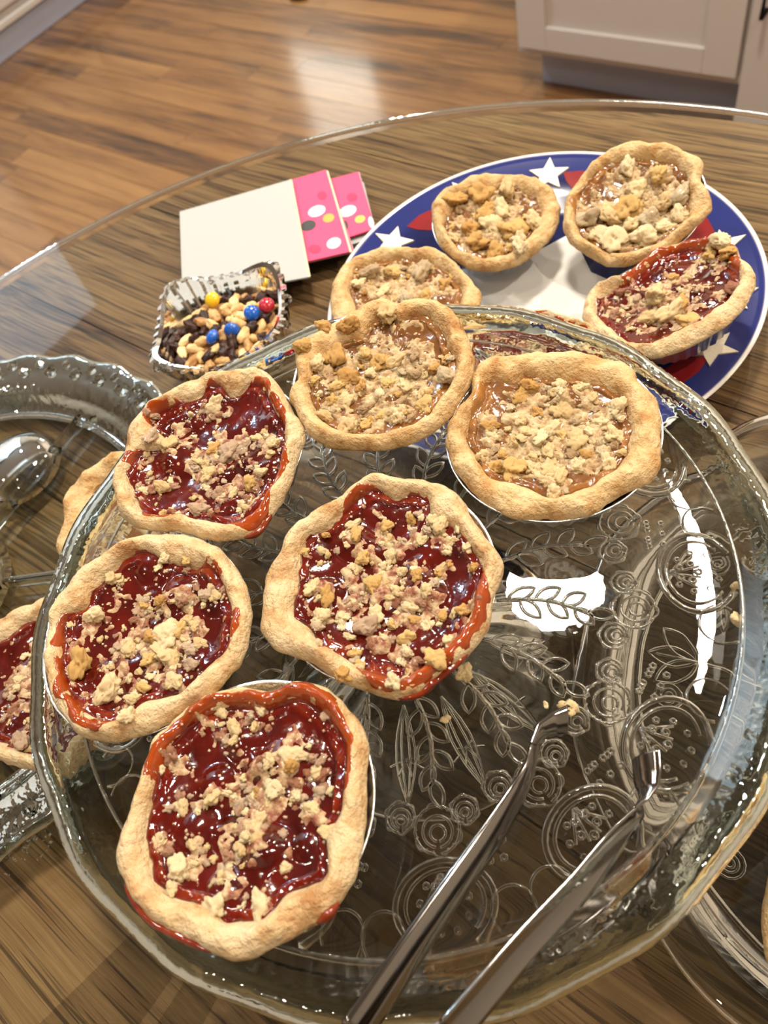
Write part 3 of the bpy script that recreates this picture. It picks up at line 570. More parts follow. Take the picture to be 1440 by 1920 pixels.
    def pick(small=False):
        t = rg.random(); s = 0
        for nme, wgt in (cols[1] if small else cols[0]):
            s += wgt
            if t < s: return nme
        return cols[0][0][0]
    def put(x, y, r, small):
        z, _ = surf(x, y); g = CRUMBS[pick(small)][1 if r < .0022 else 0]
        o = bpy.data.objects.new('crumble_chunk', rg.choice(g)); C.objects.link(o); o.parent = root
        o.location = (x, y, z+ZB+r*(.25 if not small else .1)); o.rotation_euler = (rg.uniform(-.5, .5), rg.uniform(-.5, .5), rg.uniform(0, 6.28))
        s = r*.92; o.scale = (s*rg.uniform(.85, 1.1), s*rg.uniform(.85, 1.1), s*rg.uniform(.7, 1.0))
    dist = float(np.linalg.norm(c0-CAM))*.93; big = []
    for px, py, rp in chunks:
        p = loc(px, py)-c; r = rp/FPX*dist; put(p[0], p[1], r, False); big.append((p[0], p[1], r))
    k = 0; cnt = 0
    while cnt < nsmall and k < nsmall*12:
        k += 1
        if rg.random() < .62 and big:
            b = rg.choice(big); a = rg.uniform(0, 6.28); d = b[2]*rg.uniform(.9, 2.2); x, y = b[0]+d*cos(a), b[1]+d*sin(a)
        else:
            a = rg.uniform(0, 6.28); rr = abs(rg.gauss(0, .45))*per(Rf, a); x, y = rr*cos(a), rr*sin(a)
        if math.hypot(x, y) > per(Rf, math.atan2(y, x))*.97: continue
        put(x, y, rg.choice([.0010, .0012, .0015, .0015, .0018, .0021, .0026]), True); cnt += 1
    # baked-in layer of fine crumble around the big pieces
    NG = 130; ext = float(Rf.max()); gx = np.linspace(-ext, ext, NG); ids = {}; V, Q = [], []
    bx = np.array([t[:2] for t in big]) if big else np.zeros((1, 2)); br = np.array([t[2] for t in big]) if big else np.array([.003])
    for i, x in enumerate(gx):
        for j, y in enumerate(gx):
            r = math.hypot(x, y); a = math.atan2(y, x) % (2*pi); rf = Rf[int(a/(2*pi)*NA) % NA]
            if r > rf*.985: continue
            g = float(np.max(np.exp(-((bx-[x, y])**2).sum(1)/(2*(br*1.5)**2))))
            m0 = bed_bias + .60*g + .42*math.exp(-(r/(.6*rf))**2) + .75*fn(x, y, 7, 120, of) + .55*fn(x, y, 8, 330, of) - .55*max(0, r/rf-.85)/.15
            if m0 < -.25: continue
            gr = .7-1.9*abs(fn(x, y, 9, 400, of)) - .6*abs(fn(x, y, 9, 800, of))
            z, _ = surf(x, y); ids[i, j] = len(V)
            V.append((x, y, z+ZB+min(.0012, m0*.0034)+.0014*gr*min(1, max(0, m0+.3))))
    F = [(ids[i, j], ids[i+1, j], ids[i+1, j+1], ids[i, j+1]) for (i, j) in ids if (i+1, j) in ids and (i+1, j+1) in ids and (i, j+1) in ids]
    if F: tag(mesh_obj('crumble_layer', V, F, M['bed_'+kind], root), kind='stuff')
    # finest grit, nobody could count it
    bits = []
    for _ in range(170):
        a = rg.uniform(0, 6.28); rr = math.sqrt(rg.random())*.95*per(Rf, a)
        if rg.random() < .5 and big:
            b = rg.choice(big); d = b[2]*rg.uniform(.9, 2.0); x, y = b[0]+d*cos(a), b[1]+d*sin(a)
        else: x, y = rr*cos(a), rr*sin(a)
        if math.hypot(x, y) > per(Rf, math.atan2(y, x)): continue
        z, _ = surf(x, y); s = rg.uniform(.0004, .0009); v = []
        ro_ = Matrix.Rotation(rg.uniform(0, 6), 3, 'Z')@Matrix.Rotation(rg.uniform(0, 1), 3, 'X')
        for d in ((1, 0, 0), (0, 1, 0), (-1, 0, 0), (0, -1, 0), (0, 0, .9), (0, 0, -.9)):
            v.append(Vector((x, y, z+ZB+s*.2))+ro_@Vector(d)*s*rg.uniform(.8, 1.2))
        bits.append((v, [(0, 1, 4), (1, 2, 4), (2, 3, 4), (3, 0, 4), (1, 0, 5), (2, 1, 5), (3, 2, 5), (0, 3, 5)]))
    V, F = join(bits); tag(mesh_obj('crumble_grit', V, F, M[cols[1][0][0]], root), kind='stuff')
    return root
CH = ((('crumb', .72), ('crumb_gold', .12), ('crumb_pink', .16)), (('crumb_pink', .62), ('crumb', .38)))
CHG = ((('crumb', .5), ('crumb_gold', .35), ('crumb_pink', .15)), (('crumb_pink', .5), ('crumb', .5)))
AP = ((('crumb', .55), ('crumb_gold', .30), ('crumb_tan', .15)), (('crumb_tan', .45), ('crumb', .55)))
AG = ((('crumb', .35), ('crumb_gold', .5), ('crumb_tan', .15)), (('crumb_tan', .4), ('crumb_gold', .3), ('crumb', .3)))
ZS = .125
pie('p6', 'cherry crumble tart nearest the camera, glossy filling spilling over its upper rim', 'cherry', ZS+.002, 3, 100, seed=6, nsmall=105, cols=CH, bed=-.66, drips=([(214, 1655), (385, 1800)], [(592, 1742), (630, 1690)]))
pie('p5', 'large cherry crumble tart in the middle of the stand, thickly covered in crumble', 'cherry', ZS, seed=5, nsmall=120, cols=CHG, bed=-.66, drips=([(875, 1215), (740, 1305)],))
pie('p4', 'cherry crumble tart at the left edge of the stand with two big pale lumps', 'cherry', ZS, seed=4, nsmall=110, cols=CHG, bed=-.70)
pie('p3', 'cherry crumble tart on the stand just below the crystal bowl', 'cherry', ZS, seed=3, nsmall=125, cols=CH, bed=-.68, drips=([(500, 950), (450, 1000)],))
pie('p1', 'apple crumble tart at the back of the stand, left of the other apple one', 'apple', ZS+.003, 3, 220, seed=1, nsmall=150, cols=AG, crust='crust_dark')
pie('p2', 'apple crumble tart on the right of the stand with a folded golden rim', 'apple', ZS, seed=2, nsmall=160, cols=AP, crust='crust_dark')
pie('p7', 'apple crumble tart at the left of the starry plate, half hidden by a stand tart', 'apple', .048, 6, 340, seed=7, nsmall=90, cols=AG, crust='crust_dark')
pie('p8', 'apple crumble tart at the back left of the starry plate', 'apple', .046, 8, 280, seed=8, nsmall=80, cols=AG, crust='crust_dark')
pie('p9', 'tilted apple crumble tart at the far right of the starry plate', 'apple', .056, 18, 220, seed=9, nsmall=80, cols=AP, crust='crust_dark')
pie('p10', 'cherry crumble tart tilted on the right rim of the starry plate', 'cherry', .052, 17, 120, seed=10, nsmall=110, cols=CHG)
pie('p11', 'cherry crumble tart on the starry plate seen through the glass stand rim', 'cherry', .042, 0, 0, seed=11, nsmall=40, cols=CH)
pie('p12', 'pale tart on the left glass tray, its crust showing beside the stand', 'apple', .049, 9, 170, seed=12, nsmall=40, cols=AP, crust='crust_dark')
pie('p13', 'cherry crumble tart at the left edge of the picture on the glass tray', 'cherry', .049, 9, 125, seed=13, nsmall=80, cols=CH)

# ---------------------------------------------------------------- glass pedestal stand
SCN = W(-.01106, .17239); SR = .165
def scal(amp, n, r0, r1, ph=0):
    def f(r, z, a):
        k = max(0, min(1, (r-r0)/(r1-r0))); return r+amp*k*cos(n*a+ph), z+amp*.35*k*cos(n*a+ph)
    return f
stand = empty('cake_stand', (SCN[0], SCN[1], TZ)); tag(stand, 'round clear pressed glass pedestal cake stand carrying six tarts and tongs', 'cake stand')
ZT = .0925
prof = [(0, ZT), (.05, ZT), (.10, ZT), (.128, ZT), (.140, ZT+.0010), (.1455, ZT+.0028), (.1470, ZT+.0046), (.1515, ZT+.0062), (.1530, ZT+.0085), (.1570, ZT+.0098), (.1585, ZT+.0118), (.1630, ZT+.0120), (.1665, ZT+.0105), (.1682, ZT+.006), (.1682, ZT-.001), (.1668, ZT-.006),
        (.1645, ZT-.0075), (.1622, ZT-.0065), (.1608, ZT-.002), (.1570, ZT-.002), (.149, ZT-.0045), (.138, ZT-.0065), (.125, ZT-.006), (.08, ZT-.006), (0, ZT-.006)]
V, F = lathe(prof, 216, wob=scal(.0007, 18, .150, .165), closed=False); o = mesh_obj('plate', V, F, [M['glass'], M['rim_glass']], stand)
nseg = len(prof)-1
for i_, p_ in enumerate(o.data.polygons):
    if 8 <= i_ % nseg <= nseg-5: p_.material_index = 1
prof = [(.030, ZT-.0062), (.024, ZT-.012), (.016, ZT-.026), (.015, ZT-.036), (.019, ZT-.044), (.028, .040), (.045, .030), (.062, .018), (.074, .007), (.080, .0045), (.083, .003), (.083, 0), (.078, 0), (.070, .004), (.058, .013), (.042, .024), (.025, .034), (.014, .042), (.010, ZT-.036), (.011, ZT-.02), (.012, ZT-.0062)]
V, F = lathe(prof, 120, wob=lambda r, z, a: (r+(.0012*cos(24*a) if .03 < r < .078 and z > .005 else 0), z), closed=True); mesh_obj('pedestal', V, F, M['glass'], stand)
# relief on the plate: sprigs, spiral flowers and loops
zt = ZT+.0002
def leaf(x, y, a, L, wd, n=9):
    p = []
    for i in range(n): t = i/(n-1); p.append((t*L, wd*sin(pi*t)**.8))
    for i in range(n-2, 0, -1): t = i/(n-1); p.append((t*L, -wd*sin(pi*t)**.8))
    return [(x+u*cos(a)-v*sin(a), y+u*sin(a)+v*cos(a), zt) for u, v in p]
def circ(x, y, r, a0=0, a1=2*pi, n=22, z=None, sq=1.0, rot=0):
    o = []
    for i in range(n+1):
        a = a0+(a1-a0)*i/n; u, v = r*cos(a), r*sq*sin(a)
        o.append((x+u*cos(rot)-v*sin(rot), y+u*sin(rot)+v*cos(rot), zt if z is None else z))
    return o
def sprig():
    P_ = []; x0, x1 = .050, .088
    P_.append(tube([(x0+(x1-x0)*t, .0035*sin(t*3.0), zt) for t in np.linspace(0, 1, 10)], .0009, 6))
    for t, s in ((.12, 1), (.25, -1), (.42, 1), (.56, -1), (.72, 1), (.86, -1)):
        x = x0+(x1-x0)*t; y = .0035*sin(t*3.0)
        P_.append(tube(leaf(x, y, s*.62, .013*(1-.25*t), .0027), .00075, 6, True))
    P_.append(tube(leaf(x1, .0005, .1, .011, .0025), .00075, 6, True))
    return join(P_)
def flower():
    P_ = []
    for cx, cy, r in ((.106, .003, .0085), (.099, -.010, .0055), (.101, .0145, .005)):
        for k, q_ in enumerate((1, .66, .34)): P_.append(tube(circ(cx+.0006*k, cy, r*q_, 0, 2*pi-.3, 18), .0006, 6))
        for k in range(6):
            a = k*pi/3; P_.append(tube(circ(cx+r*.8*cos(a), cy+r*.8*sin(a), r*.33, a-1.5, a+1.5, 8), .0004, 5))
    return join(P_)
def loop():
    P_ = []
    P_.append(tube(circ(.131, 0, .0145, .5, 2*pi-.5, 26, sq=1.25), .0013, 6))
    P_.append(tube(circ(.131, 0, .0115, .7, 2*pi-.7, 24, sq=1.25), .0008, 6))
    for s in (1, -1): P_.append(tube(circ(.137, s*.0235, .008, -2.2, 2.2, 16, rot=pi), .0006, 6))
    for a in (-.6, -.2, .2, .6): P_.append(tube([(.120+.001, 0, zt), (.120+.013*cos(a), .013*sin(a), zt)], .0006, 5))
    for i in range(5): 
        b_ = circ(.128+.004*cos(i*1.26), .004*sin(i*1.26), .0012, n=8); P_.append(tube(b_, .0007, 5))
    for i in range(9):
        a = i*.7; P_.append(tube(circ(.116+.004*cos(a*3), .019+.006*sin(a*2), .0011, n=6), .0006, 5))
        P_.append(tube(circ(.131+.009*cos(a+.3), .009*sin(a+.3), .0010, n=6), .0006, 5))
    return join(P_)
NS = 13
for nm, fnc in (('embossed_sprig', sprig), ('embossed_flower', flower), ('embossed_loop', loop)):
    V, F = fnc(); src = mesh_obj(nm, V, F, M['emboss'], stand)
    cnt = {'embossed_sprig': 17, 'embossed_flower': 16, 'embossed_loop': 14}[nm]
    for k in range(1, cnt): inst(src, stand, rot=(0, 0, 2*pi*k/cnt+(.12 if nm == 'embossed_loop' else 0)))
V, F = join([tube(circ(0, 0, .040, n=80), .0008, 6, False), tube(circ(0, 0, .1465, n=160, z=ZT+.0035), .0007, 6, False)])
mesh_obj('embossed_ring', V, F, M['emboss'], stand)
# foot relief: upright sprays on the flared foot
V, F = join([tube([(.036+.040*t, .004*s*sin(t*pi), .0375-.031*t+.001) for t in np.linspace(0, 1, 8)], .0007, 5) for s in (-1.2, -.5, .5, 1.2)] + [tube([(.058, 0, .0215), (.058+.008*cos(a), .009*sin(a), .0165+.003*cos(a))], .0006, 5) for a in np.linspace(-2, 2, 6)])
src = mesh_obj('embossed_spray', V, F, M['emboss'], stand)
for k in range(1, 12): inst(src, stand, rot=(0, 0, 2*pi*k/12))

# ---------------------------------------------------------------- left glass tray
LC = W(-.295, .342); tray = empty('relish_tray', (LC[0], LC[1], TZ)); tag(tray, 'large round divided clear glass tray with a beaded rim at the left', 'glass tray')
prof = [(0, .004), (.06, .004), (.10, .004), (.150, .004), (.158, .006), (.164, .012), (.168, .016), (.180, .018), (.190, .020), (.195, .0225), (.199, .0215), (.1995, .019), (.195, .0165), (.182, .0135), (.170, .011), (.163, .004), (.155, .0006), (0, .0006)]
V, F = lathe(prof, 180, wob=scal(.0015, 30, .165, .195), closed=False); o = mesh_obj('dish', V, F, [M['rim_glass'], M['thin_glass']], tray)
for i_, p_ in enumerate(o.data.polygons):
    if i_ % 17 < 3 or i_ % 17 == 16: p_.material_index = 1
bm = bmesh.new(); bmesh.ops.create_icosphere(bm, subdivisions=1, radius=.0058)
src = bm_obj('rim_bead', bm, M['crystal'], tray, smooth=False, loc=(.187, 0, .0195))
NB = 96
for k in range(1, NB):
    a = 2*pi*k/NB; rr = .187+(.004 if k % 2 else -.003); inst(src, tray, loc=(rr*cos(a), rr*sin(a), .0195), rot=(0, 0, a), scale=(1, .8, .55 if k % 3 else .8))
bm = bmesh.new(); box(bm, .050, .156, -.0026, .0026, .003, .0135, .0022)
src = bm_obj('divider', bm, M['glass'], tray, smooth=False, rot=(0, 0, R(43)+YAW))
for k in range(1, 6): inst(src, tray, rot=(0, 0, R(43)+YAW+k*pi/3))
prof = [(0, .030), (.012, .029), (.024, .026), (.035, .020), (.044, .012), (.050, .004), (.046, .0045), (0, .0045)]
V, F = lathe(prof, 60, wob=lambda r, z, a: (r+(.0016*cos(12*a) if .01 < r < .048 else 0), z), closed=False); mesh_obj('centre_boss', V, F, M['crystal'], tray)
# domed cups moulded into the tray floor between the dividers
prof = [(0, .020), (.010, .0195), (.020, .0175), (.028, .013), (.033, .0055), (.031, .0045), (0, .0045)]
V, F = lathe(prof, 40, closed=False)
src = mesh_obj('moulded_dome', V, F, M['glass'], tray, loc=W(-.235, .425)-LC+np.array([0, 0, 0]))
V, F = lathe([(.152, .0046), (.154, .0062), (.156, .0052)], 120); mesh_obj('floor_ridge', V, F, M['emboss'], tray)

# ---------------------------------------------------------------- right glass dish
RC = W(.2105, .048); dish = empty('glass_dish', (RC[0], RC[1], TZ)); dish.scale = (1.04, 1.04, 1); tag(dish, 'round clear glass dish with a thick plain rim under the right of the stand', 'glass dish')
prof = [(0, .004), (.10, .004), (.132, .004), (.140, .007), (.146, .014), (.150, .0215), (.156, .0235), (.164, .024), (.1665, .022), (.1665, .0195), (.160, .0185), (.154, .0165), (.150, .011), (.143, .002), (.135, .0006), (0, .0006)]
V, F = lathe(prof, 150, wob=scal(.0025, 10, .13, .16), closed=False); mesh_obj('dish', V, F, M['glass'], dish)
zt = .0043
P_ = [tube(circ(.085, 0, .026, 0, 2*pi-.01, 30, sq=.8), .0011, 6), tube(circ(.085, 0, .021, 0, 2*pi-.01, 26, sq=.8), .0006, 6)]
for k in range(6): P_.append(tube(circ(.085+.008*cos(k*1.05), .008*sin(k*1.05), .0045, n=10), .0006, 5))
V, F = join(P_); src = mesh_obj('embossed_loop', V, F, M['emboss'], dish)
for k in range(1, 10): inst(src, dish, rot=(0, 0, 2*pi*k/10))
V, F = join([tube(leaf(.112, 0, s, .022, .005), .0008, 6, True) for s in (-.7, 0, .7)]+[tube([(.10, 0, zt), (.130, 0, zt)], .0009, 6)]+[tube(circ(.122, .02, .006*q_, n=14), .0006, 5) for q_ in (1, .6, .3)])
src = mesh_obj('embossed_leaves', V, F, M['emboss'], dish, rot=(0, 0, .31))
for k in range(1, 10): inst(src, dish, rot=(0, 0, .31+2*pi*k/10))
V, F = join([tube(circ(0, 0, .055, n=60), .0015, 6), tube(circ(0, 0, .051, n=60), .0010, 6), tube(circ(0, 0, .137, n=120, z=.0062), .0012, 6)])
mesh_obj('embossed_ring', V, F, M['emboss'], dish)
ox, oy = 1672, 1722
PIX['p14'] = ([(ox+243*cos(a)*(1+.015*cos(5*a)), oy+235*sin(a)) for a in np.linspace(0, 2*pi, 24)[:-1]], [(ox+135*cos(a), oy+130*sin(a)) for a in np.linspace(0, 2*pi, 20)[:-1]], [(ox-60, oy, 15), (ox, oy+30, 15), (ox+20, oy-50, 18)])
PIX['p14'] = (PIX['p14'][0], PIX['p14'][1], PIX['p14'][2])
pie('p14', 'pale tart whose crust just shows at the right edge of the picture', 'apple', .042, 0, 0, seed=14, nsmall=15, cols=AP, crust='crust_dark')

# ---------------------------------------------------------------- starry plate
m, nt, b = mat('plate_glaze'); L = nt.links.new
tc = N(nt, 'ShaderNodeTexCoord'); ln = N(nt, 'ShaderNodeVectorMath', operation='LENGTH'); sp = N(nt, 'ShaderNodeVectorMath', operation='MULTIPLY'); sp.inputs[1].default_value = (1, 1, 0)
L(tc.outputs['Object'], sp.inputs[0]); L(sp.outputs[0], ln.inputs[0])
ml = N(nt, 'ShaderNodeMath', operation='MULTIPLY'); ml.inputs[1].default_value = 1/.15; L(ln.outputs['Value'], ml.inputs[0])
rp = ramp(nt, [(0, (.012, .016, .075)), (.80, (.012, .016, .08)), (.86, (.022, .030, .15)), (.956, (.022, .030, .15)), (.962, (.78, .74, .70))])
rp.color_ramp.interpolation = 'LINEAR'
L(ml.outputs[0], rp.inputs[0]); L(rp.outputs[0], b.inputs['Base Color']); b.inputs['Roughness'].default_value = .12; b.inputs['Coat Weight'].default_value = 0
M['plate_glaze'] = m
M['star_white'] = plain('star_cream', (.80, .72, .56), .35, bump=.4, bscale=500)
M['stripe_red'] = plain('stripe_red', (.22, .012, .014), .18)
M['plate_white'] = plain('plate_white', (.72, .72, .70), .15)
PC = W(.1531, .3876); plate = empty('dinner_plate', (PC[0], PC[1], TZ)); tag(plate, 'round navy plate with white stars and red patches holding five tarts', 'plate')
PP = [(0, .0055), (.085, .0055), (.096, .0075), (.105, .0125), (.120, .0160), (.140, .0205), (.1455, .0225), (.1465, .0220), (.1460, .0205), (.138, .0165), (.105, .0080), (.092, .0028), (.085, .0), (.080, .0), (.078, .002), (0, .002)]
V, F = lathe(PP, 144, closed=False); mesh_obj('body', V, F, M['plate_glaze'], plate)
pr = np.array([p[0] for p in PP[:7]]); pz = np.array([p[1] for p in PP[:7]])
def onplate(x, y, dz): return (x, y, float(np.interp(math.hypot(x, y), pr, pz))+dz)
def decal(name, poly, mt, th=.0005, sub=2):
    """thin raised print following the plate's slope"""
    bm = bmesh.new(); vs = [bm.verts.new((x, y, 0)) for x, y in poly]; bm.faces.new(vs)
    bmesh.ops.triangulate(bm, faces=bm.faces[:])
    for _ in range(sub): bmesh.ops.subdivide_edges(bm, edges=bm.edges[:], cuts=1, use_grid_fill=True)
    top = bm.faces[:]; r = bmesh.ops.extrude_face_region(bm, geom=top)
    up = {v for v in r['geom'] if isinstance(v, bmesh.types.BMVert)}
    for v in bm.verts: v.co = Vector(onplate(v.co.x, v.co.y, th if v in up else -.0002))
    return bm_obj(name, bm, mt, plate)
def starpoly(cx, cy, r, r2, rot): return [(cx+(r if k % 2 == 0 else r2)*cos(rot+k*pi/5), cy+(r if k % 2 == 0 else r2)*sin(rot+k*pi/5)) for k in range(10)]
decal('centre_star', starpoly(0, 0, .074, .046, R(45)+YAW), M['plate_white'], .0004)
sa = [61, 91, 124, 150, 180, 210, 240, 270, -78, -56, -35, -13, 10, 35]
for i, d in enumerate(sa):
    a = R(d)+YAW; rr = .125
    decal('star', starpoly(rr*cos(a), rr*sin(a), .0158, .0070, a+R((i*47) % 30)), M['star_white'], .0011)
    a2 = a+R((sa[(i+1) % len(sa)]-d) % 360)/2; h = R(6.5); pts = [(r_*cos(a2+t*h+sk), r_*sin(a2+t*h+sk)) for r_, t, sk in ((.112, -1, -.03), (.119, -1, 0), (.1265, -.9, .03), (.1285, 0, .03), (.127, .9, .04), (.119, 1, 0), (.112, .8, -.03), (.110, 0, -.02))]
    decal('stripe', pts, M['stripe_red'], .0004)

# ---------------------------------------------------------------- napkins
M['napkin_white'] = plain('napkin_white', (.40, .412, .40), .8)
M['napkin_pink'] = plain('napkin_pink', (.80, .065, .17), .7)
M['pink_deep'] = plain('pink_deep', (.62, .03, .10), .7)
M['gold'] = plain('gold_print', (.50, .36, .08), .35, .5)
M['ink'] = plain('black_print', (.03, .03, .03), .5)
M['edge'] = plain('cream_edge', (.75, .62, .38), .6)
def sheet(name, corners, z0, z1, mt, parent):
    """four corner pixels on the level z1, real thickness below"""
    o = parent.location; P4 = [at(x, y, z1) for x, y in corners]; bm = bmesh.new()
    V_ = [(p[0]-o.x, p[1]-o.y, TZ+z1-o.z) for p in P4]+[(p[0]-o.x, p[1]-o.y, TZ+z0-o.z) for p in P4]
    return mesh_obj(name, V_, [(0, 1, 2, 3), (7, 6, 5, 4)]+[(i, i+4, (i+1) % 4+4, (i+1) % 4) for i in range(4)], mt, parent, smooth=False)
def dot(name, px, py, rx, ry, ang, z, mt, parent):
    o = parent.location; pts = []
    for k in range(18):
        a = 2*pi*k/18; u, v = rx*cos(a), ry*sin(a); pts.append(at(px+u*cos(ang)-v*sin(ang), py+u*sin(ang)+v*cos(ang), z))
    V_ = [(p[0]-o.x, p[1]-o.y, p[2]+.00015-o.z) for p in pts]+[(p[0]-o.x, p[1]-o.y, p[2]-.0001-o.z) for p in pts]
    return mesh_obj(name, V_, [tuple(range(18)), tuple(range(18, 36))[::-1]]+[(i, i+18, (i+1) % 18+18, (i+1) % 18) for i in range(18)], mt, parent, smooth=False)
def napkin(label, corners, z0, mt, group=None, layers=2, th=.0016):
    c_ = at(sum(c[0] for c in corners)/4, sum(c[1] for c in corners)/4, z0)
    r_ = empty('paper_napkin', (c_[0], c_[1], TZ+z0)); tag(r_, label, 'napkin', group)
    for i in range(layers):
        j = [(x+rng.uniform(-2, 2), y+rng.uniform(-1.5, 1.5)) for x, y in corners] if i < layers-1 else corners
        sheet('folded_layer', j, z0+th*i+.0001, z0+th*(i+1)-.0001, mt if i == layers-1 else M['napkin_white'], r_)
    return r_, z0+th*layers-.0001
for i, (dx, dy, lab) in enumerate(((5, 8, 'lowest white napkin edge in the stack below the pink ones'), (2, 4, 'white napkin edge just above the lowest one in the stack'))):
    napkin(lab, [(349+dx, 412+dy), (672+dx*2, 334+dy), (703+dx, 440+dy), (356+dx, 548+dy)], .0+i*.0024, M['napkin_white'], layers=2, th=.0011)
r1, z1 = napkin('pink dotted paper napkin showing furthest right in the stack', [(352, 405), (672, 322), (704, 428), (360, 540)], .0050, M['napkin_pink'])
for nme, px, py, rx, ry, an, mt in (('white_dot', 652, 396, 17, 10, -.35, 'plate_white'), ('gold_dot', 675, 411, 10, 7, -.3, 'gold'), ('black_dot', 648, 422, 5, 9, -.2, 'ink'), ('white_dot', 696, 417, 5, 11, -.2, 'plate_white'), ('deep_pink_dot', 660, 370, 10, 8, 0, 'pink_deep')):
    dot(nme, px, py, rx, ry, an, z1, M[mt], r1)
r2, z2 = napkin('pink dotted paper napkin between the white sheet and the rightmost pink one', [(350, 396), (611, 318), (663, 470), (360, 540)], .0084, M['napkin_pink'])
for nme, px, py, rx, ry, an, mt in (('white_dot', 594, 396, 17, 10, -.35, 'plate_white'), ('gold_dot', 616, 409, 11, 8, -.3, 'gold'), ('black_dot', 578, 423, 15, 10, -.3, 'ink'), ('white_dot', 626, 456, 14, 10, -.4, 'plate_white'), ('deep_pink_dot', 604, 367, 9, 8, 0, 'pink_deep'), ('deep_pink_dot', 590, 467, 12, 8, 0, 'pink_deep')):
    dot(nme, px, py, rx, ry, an, z2, M[mt], r2)
sheet('gold_edge', [(612, 320), (615, 320), (660, 472), (656, 473)], z2-.0005, z2+.0003, M['edge'], r2)
r3, z3 = napkin('plain white square napkin lying on top of the pink ones', [(337, 397), (545, 337), (580, 519), (343, 562)], .0118, M['napkin_white'])
sheet('cream_border', [(543, 337), (547, 336), (582, 518), (578, 519)], z3-.0005, z3+.0003, M['edge'], r3)

# ---------------------------------------------------------------- crystal bowl and trail mix
bc = at(412, 600, .046); bowl = empty('crystal_bowl', (bc[0], bc[1], TZ)); bowl.scale = (1.12, 1.12, 1.05); tag(bowl, 'small cut crystal bowl with pointed lobes, filled with nuts and sweets', 'bowl')
def lobe(a, t):
    k = abs(cos(2*(a-YAW-.50))); return (1+t*(.16*k**3-.05))
V, F = [], []; nb = 160
prof = [(0, .006), (.014, .007), (.026, .016), (.034, .028), (.039, .040), (.0405, .046), (.0430, .0475), (.0455, .046), (.044, .038), (.039, .024), (.031, .011), (.024, .003), (.022, 0), (0, 0)]
for j in range(nb):
    a = 2*pi*j/nb
    for i, (r, z) in enumerate(prof):
        t = z/.047; r_ = r*(1+(lobe(a, t)-1)*min(1, t*1.2)); zz = z*(1+.16*t*(abs(cos(2*(a-YAW-.50)))**3-.35))
        if i >= 7: r_ += .0011*(1 if (j//2) % 2 else -1)*min(1, t*2)*(1 if i < 12 else 0)
        V.append((r_*cos(a), r_*sin(a), zz))
for j in range(nb):
    k = (j+1) % nb; F += [(j*14+i, k*14+i, k*14+i+1, j*14+i+1) for i in range(13)]
mesh_obj('body', V, F, M['crystal'], bowl, smooth=False)
bm = bmesh.new(); bmesh.ops.create_icosphere(bm, subdivisions=1, radius=.0034)
src = None
for k in range(12):
    a = 2*pi*k/12+YAW+.5; rr = .0455*lobe(a, 1); p = (rr*cos(a), rr*sin(a), .040 if k % 3 else .048)
    if src is None: src = bm_obj('faceted_knob', bm, M['crystal'], bowl, loc=p)
    else: inst(src, bowl, loc=p, rot=(k, k, 0))
M['nut'] = food('peanut', [(.3, (.36, .18, .06)), (.5, (.62, .38, .15)), (.7, (.78, .56, .28))], 120, .45, .3, 200, .05, rand=.5)
M['raisin'] = food('raisin_skin', [(.3, (.012, .005, .004)), (.6, (.05, .018, .012)), (.8, (.10, .04, .02))], 150, .35, .6, 250)
M['candy_blue'] = plain('candy_blue', (.005, .10, .50), .22, coat=.5); M['candy_red'] = plain('candy_red', (.42, .01, .03), .22, coat=.5); M['candy_yellow'] = plain('candy_yellow', (.80, .50, .01), .22, coat=.5)
def seedm(nm, s, sub, mt, kind):
    bm = bmesh.new(); bmesh.ops.create_icosphere(bm, subdivisions=sub, radius=1)
    for v in bm.verts:
        d = v.co.normalized(); k = 1+.05*noise.noise(d*2+Vector((s, 0, 0)))
        if kind == 'nut': k = 1+.30*noise.noise(d*1.9+Vector((s, s, 0))); v.co = Vector((d.x*k*.0068, d.y*k*.0036+.0012*(d.x**2)*sin(s), d.z*k*.0030))
        elif kind == 'raisin': k = .85+.5*noise.noise(d*1.8+Vector((s, 1, 0)))+.5*(.3-abs(noise.noise(d*4.5+Vector((s, 4, 0))))); v.co = Vector((d.x*k*.0072, d.y*k*.0044, d.z*k*.0034))
        else: v.co = Vector((d.x*.0058, d.y*.0058, d.z*.0038))
    me = bpy.data.meshes.new(nm); bm.to_mesh(me); bm.free(); me.polygons.foreach_set('use_smooth', [True]*len(me.polygons)); me.materials.append(mt); return me
nuts = [seedm('nut', s, 3, M['nut'], 'nut') for s in range(5)]; rais = [seedm('raisin', s, 3, M['raisin'], 'raisin') for s in range(4)]
def top_piece(nm, me, px, py, z, rot, label, cat, group=None, sc=1):
    p = at(px, py, z); o = bpy.data.objects.new(nm, me); C.objects.link(o); o.location = p; o.rotation_euler = rot; o.scale = (sc,)*3
    tag(o, label, cat, group); return p
cy = seedm('candy', 0, 3, M['candy_yellow'], 'c'); cb = seedm('candy', 0, 3, M['candy_blue'], 'c'); cr_ = seedm('candy', 0, 3, M['candy_red'], 'c')
occ = []
for nm, me, px, py, rt, lab in (('coated_candy', cy, 398, 562, (.5, .2, 0), 'yellow coated candy near the back of the crystal bowl'), ('coated_candy', cb, 435, 620, (.9, .9, 0), 'blue coated candy in the middle of the crystal bowl, the biggest blue one showing'), ('coated_candy', cb, 398, 632, (.4, -.5, 0), 'blue coated candy left of the other blue ones in the crystal bowl'), ('coated_candy', cb, 472, 587, (.3, .5, 0), 'blue coated candy just left below the red one'), ('coated_candy', cr_, 500, 572, (.2, .3, 0), 'red coated candy at the right of the crystal bowl')):
    occ.append(top_piece(nm, me, px, py, .042, rt, lab, 'candy'))
zc = .036
rb = random.Random(3); k = 0; tries = 0; cxy = np.array(bc[:2])
